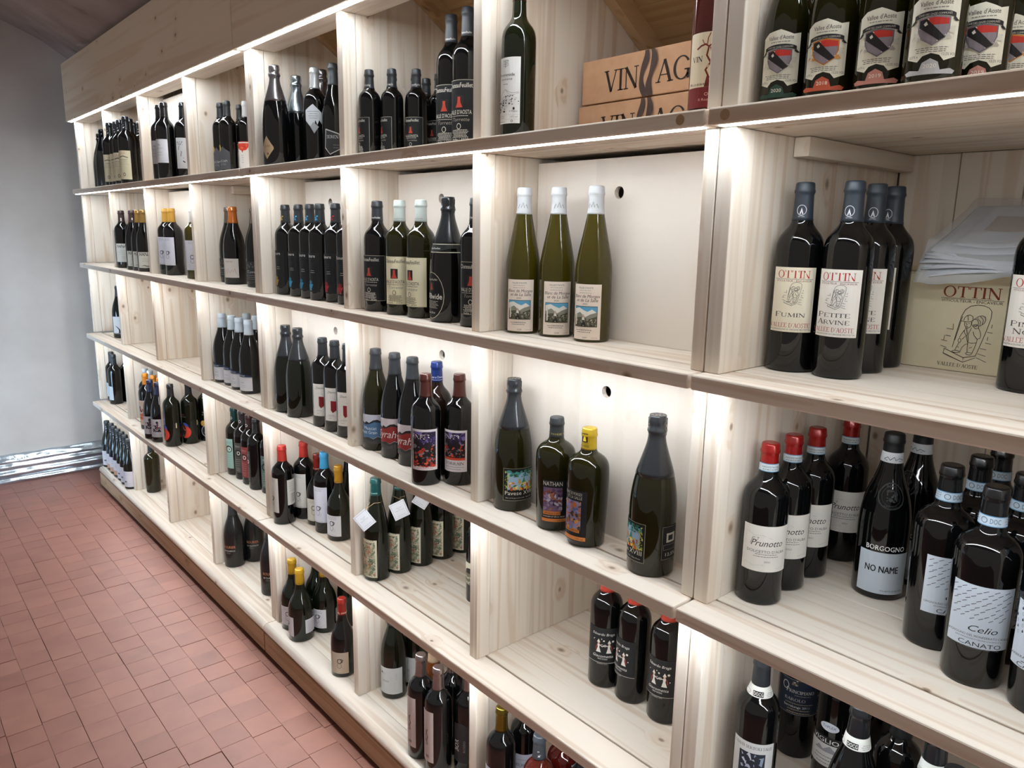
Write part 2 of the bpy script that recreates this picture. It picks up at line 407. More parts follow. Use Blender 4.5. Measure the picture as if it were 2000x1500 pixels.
# ------------------------------------------------------------------ flat print: shapes, lettering
SER = {  # serif capitals as strokes: (points, width start, width end); serifs: (x, y, halfwidth)
 'I': (.36, [([(.18, 0), (.18, 1)], .14, .14)], [(.18, 0, .16), (.18, 1, .16)]),
 'O': (.92, 'O', []), 'Q': (.92, 'O', []),
 'T': (.78, [([(.39, 0), (.39, 1)], .14, .14), ([(.04, .97), (.74, .97)], .06, .06)], [(.39, 0, .17), (.05, .9, .03), (.73, .9, .03)]),
 'N': (.92, [([(.16, 0), (.16, 1)], .06, .06), ([(.14, 1), (.76, 0)], .15, .15), ([(.76, 0), (.76, 1)], .06, .06)], [(.16, 0, .14), (.1, 1, .1), (.76, 1, .14)]),
 'V': (.82, [([(.1, 1), (.42, 0)], .14, .14), ([(.42, 0), (.72, 1)], .06, .06)], [(.12, 1, .15), (.72, 1, .13)]),
 'A': (.84, [([(.12, 0), (.42, 1)], .06, .06), ([(.42, 1), (.74, 0)], .14, .14), ([(.22, .33), (.64, .33)], .05, .05)], [(.12, 0, .13), (.74, 0, .15)]),
 'G': (.9, 'G', []), 'C': (.84, 'C', []),
 'L': (.7, [([(.18, 0), (.18, 1)], .14, .14), ([(.1, .03), (.64, .03)], .06, .06)], [(.18, 1, .16), (.64, .1, .03)]),
 'E': (.74, [([(.18, 0), (.18, 1)], .14, .14), ([(.1, .03), (.66, .03)], .06, .06), ([(.1, .97), (.64, .97)], .06, .06), ([(.18, .5), (.54, .5)], .05, .05)], [(.66, .1, .03), (.64, .9, .03)]),
 'F': (.7, [([(.18, 0), (.18, 1)], .14, .14), ([(.1, .97), (.64, .97)], .06, .06), ([(.18, .5), (.54, .5)], .05, .05)], [(.18, 0, .16), (.64, .9, .03)]),
 'D': (.88, [([(.18, 0), (.18, 1)], .14, .14), ([(.1, .97), (.4, .97), (.68, .8), (.76, .5), (.68, .2), (.4, .03), (.1, .03)], .06, .06), ([(.72, .3), (.76, .5), (.72, .7)], .12, .12)], []),
 'P': (.74, [([(.18, 0), (.18, 1)], .14, .14), ([(.1, .97), (.42, .97), (.62, .86), (.66, .73), (.6, .58), (.42, .48), (.2, .48)], .07, .07)], [(.18, 0, .16)]),
 'R': (.86, [([(.18, 0), (.18, 1)], .14, .14), ([(.1, .97), (.42, .97), (.6, .86), (.64, .73), (.58, .58), (.42, .5), (.2, .5)], .07, .07), ([(.42, .5), (.76, .02)], .12, .12)], [(.18, 0, .16), (.78, 0, .08)]),
 'S': (.62, [([(.54, .8), (.46, .95), (.3, .98), (.14, .88), (.14, .72), (.3, .56), (.46, .44), (.5, .26), (.42, .08), (.28, .02), (.12, .08), (.07, .22)], .09, .09)], []),
 'U': (.88, [([(.18, 1), (.18, .28), (.28, .06), (.45, .02), (.62, .06), (.72, .28)], .12, .07), ([(.72, .28), (.72, 1)], .06, .06)], [(.18, 1, .15), (.72, 1, .13)]),
 'M': (1.06, [([(.16, 0), (.2, 1)], .06, .06), ([(.2, 1), (.53, .05)], .14, .14), ([(.53, .05), (.86, 1)], .05, .05), ([(.88, 1), (.9, 0)], .13, .13)], [(.16, 0, .13), (.9, 0, .15), (.14, 1, .08), (.92, 1, .08)]),
 'B': (.76, [([(.18, 0), (.18, 1)], .14, .14), ([(.1, .97), (.42, .97), (.58, .86), (.58, .68), (.42, .53), (.2, .53)], .07, .07), ([(.42, .53), (.62, .44), (.66, .26), (.58, .08), (.42, .03), (.1, .03)], .07, .07)], []),
 "'": (.24, [([(.14, 1), (.09, .74)], .1, .05)], []), '-': (.4, [([(.06, .4), (.34, .4)], .06, .06)], []), ' ': (.34, [], [])}
def stroke_quads(pts, w0, w1):
    out = []; n = len(pts); P = [Vector((p[0], p[1])) for p in pts]
    L = []; R = []
    for i in range(n):
        a = P[max(i-1, 0)]; b = P[min(i+1, n-1)]
        d = (b-a); d = d/(d.length+1e-12); nn = Vector((-d.y, d.x)); w = (w0+(w1-w0)*i/max(1, n-1))/2
        if 0 < i < n-1:
            d1 = (P[i]-P[i-1]).normalized(); c = abs(d1.dot(d)); w = w/max(c, .6)
        L.append(P[i]+nn*w); R.append(P[i]-nn*w)
    for i in range(n-1): out.append([L[i], L[i+1], R[i+1], R[i]])
    return out
def ellipse(cx, cy, rx, ry, n=20, a0=0, a1=2*PI):
    return [(cx+rx*math.cos(a0+(a1-a0)*i/n), cy+ry*math.sin(a0+(a1-a0)*i/n)) for i in range(n+(0 if a1-a0 > 6.28 else 1))]
def ser_glyph(ch):
    adv, st, sf = SER[ch]; out = []
    if isinstance(st, str):
        a0, a1 = {'O': (0, 2*PI), 'G': (.55, 5.75), 'C': (.7, 5.6)}[st]
        n = 26; o = [(.45+.42*math.cos(a0+(a1-a0)*i/n), .5+.52*math.sin(a0+(a1-a0)*i/n)) for i in range(n+1)]
        q = [(.45+.29*math.cos(a0+(a1-a0)*i/n), .5+.465*math.sin(a0+(a1-a0)*i/n)) for i in range(n+1)]
        for i in range(n): out.append([o[i], o[i+1], q[i+1], q[i]])
        if st == 'G': out += stroke_quads([(.76, .02), (.76, .42)], .13, .13)+[[(.58, .38), (.9, .38), (.9, .44), (.58, .44)]]
        if st == 'C': out += stroke_quads([(.78, .68), (.78, .98)], .06, .06)
    else:
        for p, a, b in st: out += stroke_quads(p, a, b)
        for x, y, hw in sf:
            if y in (0, 1): y0, y1 = (0, .05) if y == 0 else (.95, 1)
            elif y > .5: y0, y1 = .76, 1
            else: y0, y1 = 0, .24
            out.append([(x-hw, y0), (x+hw, y0), (x+hw, y1), (x-hw, y1)])
    return adv, out
TXT = {}
def prebake(strings):
    obs = []
    for s in ['H']+sorted(strings):
        c = bpy.data.curves.new('glyphs', 'FONT'); c.body = s; c.resolution_u = 2
        if s in ('BORGOGNO', 'VIGLIONE', '4478wide', 'ENFER', 'HANAN', 'BOR', 'DOCG'): c.offset = .011
        o = bpy.data.objects.new('glyphs', c); COL.objects.link(o); obs.append((s, o, c))
    bpy.context.view_layer.update(); dg = bpy.context.evaluated_depsgraph_get(); cap = None
    for s, o, c in obs:
        me = o.evaluated_get(dg).to_mesh()
        V = [(v.co.x, v.co.y) for v in me.vertices]; F = [tuple(p.vertices) for p in me.polygons]
        o.evaluated_get(dg).to_mesh_clear()
        if cap is None: cap = max(y for x, y in V)
        x0 = min(x for x, y in V); TXT[s] = ([((x-x0)/cap, y/cap) for x, y in V], F, (max(x for x, y in V)-x0)/cap)
    for s, o, c in obs:
        bpy.data.objects.remove(o); bpy.data.curves.remove(c)
def element_polys(e):
    """-> list of (verts2d, faces) in mm and the colour"""
    k = e[0]
    if k == 'r': return [([(e[1], e[2]), (e[3], e[2]), (e[3], e[4]), (e[1], e[4])], [(0, 1, 2, 3)])], e[5]
    if k == 'p':
        tri = tessellate_polygon([[Vector((x, y, 0)) for x, y in e[1]]])
        return [(list(e[1]), [tuple(t) for t in tri])], e[2]
    if k == 'e':
        p = ellipse(*e[1:5]); return [(p, [tuple(range(len(p)))])], e[5]
    if k == 'o':
        a = ellipse(e[1], e[2], e[3], e[4]); b = ellipse(e[1], e[2], e[3]-e[5], e[4]-e[5]); n = len(a)
        return [(a+b, [(i, (i+1) % n, n+(i+1) % n, n+i) for i in range(n)])], e[6]
    if k == 'l':
        return [([tuple(v) for v in q], [(0, 1, 2, 3)]) for q in stroke_quads(e[1], e[2], e[2])], e[3]
    if k == 'f':   # frame
        x0, y0, x1, y1, w_ = e[1:6]
        return [([(a, b), (c, b), (c, d), (a, d)], [(0, 1, 2, 3)]) for a, b, c, d in ((x0, y0, x1, y0+w_), (x0, y1-w_, x1, y1), (x0, y0, x0+w_, y1), (x1-w_, y0, x1, y1))], e[6]
    if k == 't':   # text, centre x, baseline y, width, cap height, colour, slant, rotation
        s, cx, y, wd, h, col = e[1:7]; sl = e[7] if len(e) > 7 else 0; rot = e[8] if len(e) > 8 else 0
        V, F, tw = TXT[s]; out = []
        for a, b in V:
            X = (a/tw-.5)*wd+sl*b*h; Y = b*h
            if rot: X, Y = -Y, X
            out.append((cx+X, y+Y))
        return [(out, F)], col
    if k == 'S':   # serif capitals
        s, cx, y, wd, h, col = e[1:7]; x = 0; polys = []; big = e[7] if len(e) > 7 else 1
        for i, ch in enumerate(s):
            adv, g = ser_glyph(ch); f = big if (i == 0 or s[i-1] == ' ') else 1
            polys += [[((p[0])*f+x, p[1]*f) for p in q] for q in g]; x += adv*f
        return [([((px/x-.5)*wd+cx, y+py*h) for px, py in q], [tuple(range(len(q)))]) for q in polys], col
    if k == 'lines':  # rows of fine print as thin broken bars
        x0, x1, y0, y1, n, col = e[1:7]; rn = random.Random(n*7+int(y0)); out = []
        for i in range(n):
            y = y0+(y1-y0)*i/max(1, n-1); h = min(1.3, (y1-y0)/max(1, n)*.5) if n > 1 else 1.1
            ins = rn.uniform(0, .18)*(x1-x0); x = x0+ins
            while x < x1-ins:
                l = rn.uniform(1.5, 5); out.append(([(x, y), (min(x+l, x1-ins), y), (min(x+l, x1-ins), y+h), (x, y+h)], [(0, 1, 2, 3)])); x += l+.9
        return out, col
    if k == 'art':    # loose painted patches inside a rectangle
        x0, y0, x1, y1, cols, n, seed, sz = e[1:9]; rn = random.Random(seed); out = []
        for i in range(n):
            cx, cy = rn.uniform(x0, x1), rn.uniform(y0, y1); r = sz*rn.uniform(.4, 1.2); a = rn.uniform(0, 6.28); el = rn.uniform(.3, 1)
            pts = []
            for q in range(9):
                t = 2*PI*q/9; rr = r*rn.uniform(.55, 1.1)
                X, Y = rr*math.cos(t), rr*el*math.sin(t)
                pts.append((min(x1, max(x0, cx+X*math.cos(a)-Y*math.sin(a))), min(y1, max(y0, cy+X*math.sin(a)+Y*math.cos(a)))))
            out.append((pts+[(cx, cy)], [(q, (q+1) % 9, 9) for q in range(9)], cols[i % len(cols)]))
        return out, None
    raise ValueError(k)
def print_mesh(name, els, R, z0=0, base_layer=0):
    """els in mm; wrapped on a cylinder of radius R (metres), facing -Y, or laid flat when R is None"""
    bm = bmesh.new(); mats = []; layer = base_layer
    def mi(c):
        mm = ink(c)
        if mm not in mats: mats.append(mm)
        return mats.index(mm)
    for e in els:
        polys, col = element_polys(e); layer += 1; sub = 0
        for pl in polys:
            V, F = pl[0], pl[1]; idx = mi(pl[2] if len(pl) > 2 else col)
            if len(pl) > 2: sub += 1
            off = (layer+sub*.12)*.00011
            t = bmesh.new(); vs = [t.verts.new((x*.001, 0, y*.001)) for x, y in V]
            for f in F:
                try: t.faces.new([vs[i] for i in f])
                except ValueError: pass
            if R and e[0] not in ('t', 'lines', 'S', 'art', 'l'):
                xs = [v.co.x for v in vs]
                if max(xs)-min(xs) > .007:
                    s = .006; q = math.floor(min(xs)/s)+1
                    while q*s < max(xs)-1e-5:
                        bmesh.ops.bisect_plane(t, geom=t.verts[:]+t.edges[:]+t.faces[:], plane_co=(q*s, 0, 0), plane_no=(1, 0, 0)); q += 1
            mp = {}
            for v in t.verts:
                if R:
                    a = v.co.x/R; rr = R+.0005+off
                    mp[v] = bm.verts.new((rr*math.sin(a), -rr*math.cos(a), z0+v.co.z))
                else: mp[v] = bm.verts.new((v.co.x, -off, z0+v.co.z))
            for f in t.faces:
                vv = [mp[v] for v in f.verts]
                fc = bm.faces.new(vv); fc.material_index = idx
                fc.normal_update(); c = fc.calc_center_median()
                want = Vector((c.x, c.y, 0)) if R else Vector((0, -1, 0))
                if fc.normal.dot(want) < 0: fc.normal_flip()
            t.free()
    return mesh(name, bm, mats)
# ------------------------------------------------------------------ label designs (millimetres, origin at the middle of the foot)
W_, K_, CR, RD = '#f2efe8', '#17181a', '#efe6c8', '#b5372b'
def R_(w_, h, c=W_): return ('r', -w_/2, 0, w_/2, h, c)
OTTIN_RAW = """513,1020 530,900 552,760 575,705 610,675 660,661 705,664 745,680 765,705 765,760 745,860 715,980 690,1075|525,960 545,850 560,760|455,1035 605,1095 690,1068|455,1035 450,1075 605,1133 605,1095|605,1133 692,1085|572,795 578,770 595,750 615,745 635,755 642,788|553,797 575,802 610,802 642,790|600,750 606,792|583,803 583,825 592,845 610,852 628,840 636,802|590,816 600,814|611,815 621,812|604,818 600,830|597,839 612,838|650,776 680,750 705,742 725,750 732,775 725,800 705,820 685,830|672,768 697,790 695,826|692,750 716,775 712,814|648,835 650,820 665,816 685,822 690,845 668,852 648,835|660,820 660,834|671,820 671,836|690,845 705,870 713,900 708,925 690,932 665,905 655,875|598,850 590,880 610,920 625,965 655,970 690,962 692,930|640,845 622,900 627,962|605,852 615,900 608,925|590,870 572,905 560,935|600,920 583,945|562,975 550,1010 540,1040 580,1045 590,1010 610,985 628,976|628,965 628,1000 632,1045 668,1050 680,1010 690,962|642,1012 662,1000|556,1005 566,1015|540,1040 518,1050 522,1058 560,1058 583,1050|632,1045 622,1055 632,1066 656,1066 670,1055|458,868 508,872 505,825|458,925 497,930|452,925 447,965|428,965 475,972|430,1013 478,1024|757,868 797,872|787,805 783,835|768,905 766,935|755,955 797,960|722,1002 770,1008|710,1047 770,1060|705,1080 780,1108"""
OTTIN_MAN = [('l', [((float(p.split(',')[0])-605)/4.5, (1080-float(p.split(',')[1]))/4.5) for p in q.split()], .75, K_) for q in OTTIN_RAW.split('|')]
OTTIN_MAN += [('o', (663-605)/4.5, (1080-803)/4.5, 6.2, 6.7, .75, K_), ('o', (568-605)/4.5, (1080-955)/4.5, 2.8, 4, .75, K_)]
def scaled(els, k, dx, dy, wk=1):
    out = []
    for e in els:
        if e[0] == 'l': out.append(('l', [(x*k+dx, y*k+dy) for x, y in e[1]], e[2]*wk, e[3]))
        else: out.append(('o', e[1]*k+dx, e[2]*k+dy, e[3]*k, e[4]*k, e[5]*wk, e[6]))
    return out
def ottin(name, rows, tone):
    els = [R_(72, 104, tone), ('S', 'OTTIN', 0, 87, 53, 12, RD), ('r', -31, 85, 31, 85.5, K_), ('t', 'VITICULTEUR - ENCAVEUR', 0, 81, 58, 2.8, '#8a4a40')]
    els += scaled(OTTIN_MAN, .36, 1, 47, .62)
    for i, s in enumerate(rows): els.append(('S', s, 0, 31-11*i+(0 if len(rows) == 2 else -6), min(44, 8.5*len(s)), 6.4, '#4f4a48', 1.25))
    els += [('S', "VALLEE D'AOSTE", 0, 8, 57, 7.2, '#a8443c'), ('t', 'DENOMINAZIONE DI ORIGINE PROTETTA', 0, 3.6, 60, 2.4, '#555')]
    return els
def glove(c):
    hand = [(-12, 4), (6, 2), (10, 14), (16, 24), (11, 27), (8, 22), (9, 36), (5, 37), (3, 25), (1, 40), (-3, 39), (-3, 25), (-8, 37), (-11, 34), (-8, 20), (-15, 26), (-17, 22)]
    return [('r', -32, 0, 24, 118, '#1c1e21'), ('t', 'Esoure', -7, 104, 36, 9, '#e8e4dc'), ('lines', -20, 8, 74, 86, 3, '#3c3f44'), ('lines', -8, 8, 58, 64, 2, '#cfcac2'),
            ('p', [(x*.8-11, y*.85+2) for x, y in hand], c), ('art', -20, 4, -2, 34, ['#1c1e21', '#8c8c8e', '#1c1e21'], 16, 5, 2.0)]
def tower(fg, bg, sx=1):
    return [('r', -10*sx, 66, 10*sx, 91, '#2a2624'), ('p', [(-8*sx, 67), (8*sx, 67), (4*sx, 76), (3*sx, 82), (3*sx, 88), (-3*sx, 88), (-3*sx, 82), (-4*sx, 76)], '#c3493a')]
def moved(els, dx):
    o = []
    for e in els:
        e = list(e)
        if e[0] in ('r', 'f', 'lines'): e[1] += dx; e[3 if e[0] != 'lines' else 2] += dx
        elif e[0] in ('e', 'o'): e[1] += dx
        elif e[0] in ('t', 'S'): e[2] += dx
        elif e[0] in ('p', 'l'): e[1] = [(x+dx, y) for x, y in e[1]]
        elif e[0] == 'art': e[1] += dx; e[3] += dx
        o.append(tuple(e))
    return o
def feuillet(bg, fg, frame):
    return [R_(76, 122, bg), ('f', -37, 1, 37, 121, .8, frame)]+moved([('t', 'ChateauFeuillet', 0, 106, 58, 9, fg)]+tower(fg, bg)+[
        ('t', "VALLE D'AOSTA", 0, 54, 54, 8, fg), ('lines', -24, 24, 50, 51, 1, fg), ('t', 'Torrette', 2, 40, 40, 7, '#a09a90', .3), ('o', 0, 30, 5, 6, 1.2, fg), ('lines', -20, 22, 8, 22, 6, fg), ('t', 'Italia / 2020', 2, 2.5, 38, 4, fg)], -8)
def crest(a, b, yr, band):
    g = '#8d8289'
    return [('p', [(-31, 8), (-16, 3), (-10, 10), (0, 13), (10, 10), (16, 3), (31, 8), (31, 82), (20, 80), (0, 88), (-20, 85), (-31, 78)], '#eee9d6'),
            ('t', "Vallee d'Aoste", 0, 73, 40, 6, '#4a4640'), ('lines', -22, 22, 69, 70, 1, '#8a857c'),
            ('art', -26, 30, 26, 54, [b, '#e4dfce', b], 20, 5, 6),
            ('p', ellipse(0, 60, 27, 6, 14, .35, PI-.35)+[(x, y-6) for x, y in ellipse(0, 60, 27, 6, 14, .35, PI-.35)[::-1]], '#2b2a2b'), ('t', 'CAVE DES ONZE COMMUNES', 0, 60.5, 40, 2.6, '#d8d2c4'),
            ('p', [(24, 58), (31, 52), (26, 52), (22, 55)], '#2b2a2b'), ('p', [(-24, 58), (-31, 50), (-26, 51), (-22, 55)], '#2b2a2b'),
            ('p', [(-19, 57), (0, 60), (19, 57), (19, 42), (14, 31), (0, 22), (-14, 31), (-19, 42)], a), ('p', [(-17, 55.4), (0, 58), (17, 55.4), (17, 48), (-17, 48)], '#c8382c'),
            ('p', [(-17, 48), (17, 48), (17, 42), (13, 32), (0, 24), (-13, 32), (-17, 42)], g), ('p', [(-17, 55), (-9, 56.5), (14, 32), (7, 28), (-17, 46)], '#241f20'),
            ('l', [(-17, 45), (6, 27.5)], .9, '#e8e0d2'), ('l', [(-8, 56.5), (15, 34)], .9, '#e8e0d2'), ('p', [(-12, 50), (-9, 53), (-7, 49), (-10, 47)], '#e8e0d2'),
            ('lines', -22, 22, 14, 19, 3, '#5a554c'), ('t', 'L 0,375 e', -22, 8, 14, 3.2, '#5a554c'), ('t', '13,5% VOL', 21, 9, 17, 3.4, '#5a554c'),
            ('p', [(-31, -10), (-24, -7), (-12, -9), (-9, 1), (0, 6), (9, 1), (12, -9), (24, -7), (31, -10), (28, -14), (-28, -14)], band), ('t', yr, 0, -6, 15, 5, '#efe9da')]
rn_ = random.Random(3)
RAIN = []
for i in range(9):
    for j in range(7):
        x = -34+j*11.5+(i % 2)*5+rn_.uniform(-1, 1); y = 44+i*5.6+rn_.uniform(-1, 1)
        if -36 < x < 34: RAIN.append(('l', [(x-2.6, y-1.5), (x, y), (x+2.8, y+1.5)], .8, K_))
DROPS = []
for i in range(6):
    for j in range(9):
        x = -34+j*8.5; y = 46+i*8.4+(j % 2)*4
        p = [(x, y+3), (x+1.3, y), (x+.8, y-1.6), (x, y-2), (x-.8, y-1.6), (x-1.3, y)]
        DROPS.append(('p', p, K_) if (i+j) % 2 else ('l', p+[p[0]], .4, '#777'))
def face_label(bg, fg):
    return [R_(40, 128, bg), ('t', 'VINO', 0, 108, 26, 8, fg), ('e', 0, 84, 17, 15, '#1b1b1c'), ('e', 2, 83, 12, 11, bg), ('o', 5, 84, 7, 8, 2.4, '#e9e6de'), ('e', 5, 84, 2, 2.6, K_), ('lines', -14, 14, 30, 56, 4, fg), ('lines', -12, 12, 8, 20, 3, fg)]
def ring_face(w_, h, y, c=W_, ink_='#3b3b40'):
    return [R_(w_, h, c), ('lines', -w_*.3, w_*.3, h-14, h-6, 3, '#9a97a0'), ('o', 0, y+14, 8, 9, 2.6, ink_), ('l', [(5, y+22), (11, y+18), (8, y+10), (3, y+8)], 2.4, ink_), ('l', [(-6, y+6), (-7, y-6), (0, y-12), (6, y-6), (5, y+6)], 1.1, ink_),
            ('l', [(10, y-2), (12, y-10), (6, y-15)], .6, '#888'), ('t', 'LA CAVE', 0, 3, w_*.5, 2.5, '#8a8078')]
HILLS_D = lambda c, sky: [R_(74, 84, sky), ('p', [(-37, 62), (-28, 58), (-22, 64), (-12, 60), (0, 68), (12, 70), (24, 63), (37, 66), (37, 22), (-37, 22)], '#2b2c30'),
            ('p', [(-37, 57), (-24, 54), (-10, 57), (4, 63), (18, 61), (28, 58), (28, 16), (12, 21), (0, 14), (-14, 18), (-37, 14)], c),
            ('p', [(-37, 14), (-14, 18), (0, 13), (12, 20), (24, 15), (37, 20), (37, 0), (-37, 0)], '#3a3b3d'), ('p', [(-37, 8), (-20, 11), (-4, 6), (14, 12), (37, 9), (37, 0), (-37, 0)], '#4b4a49'), ('t', 'MAISON VIGNERON', 34, 36, 36, 4, '#e8e6e2', 0, 1)]
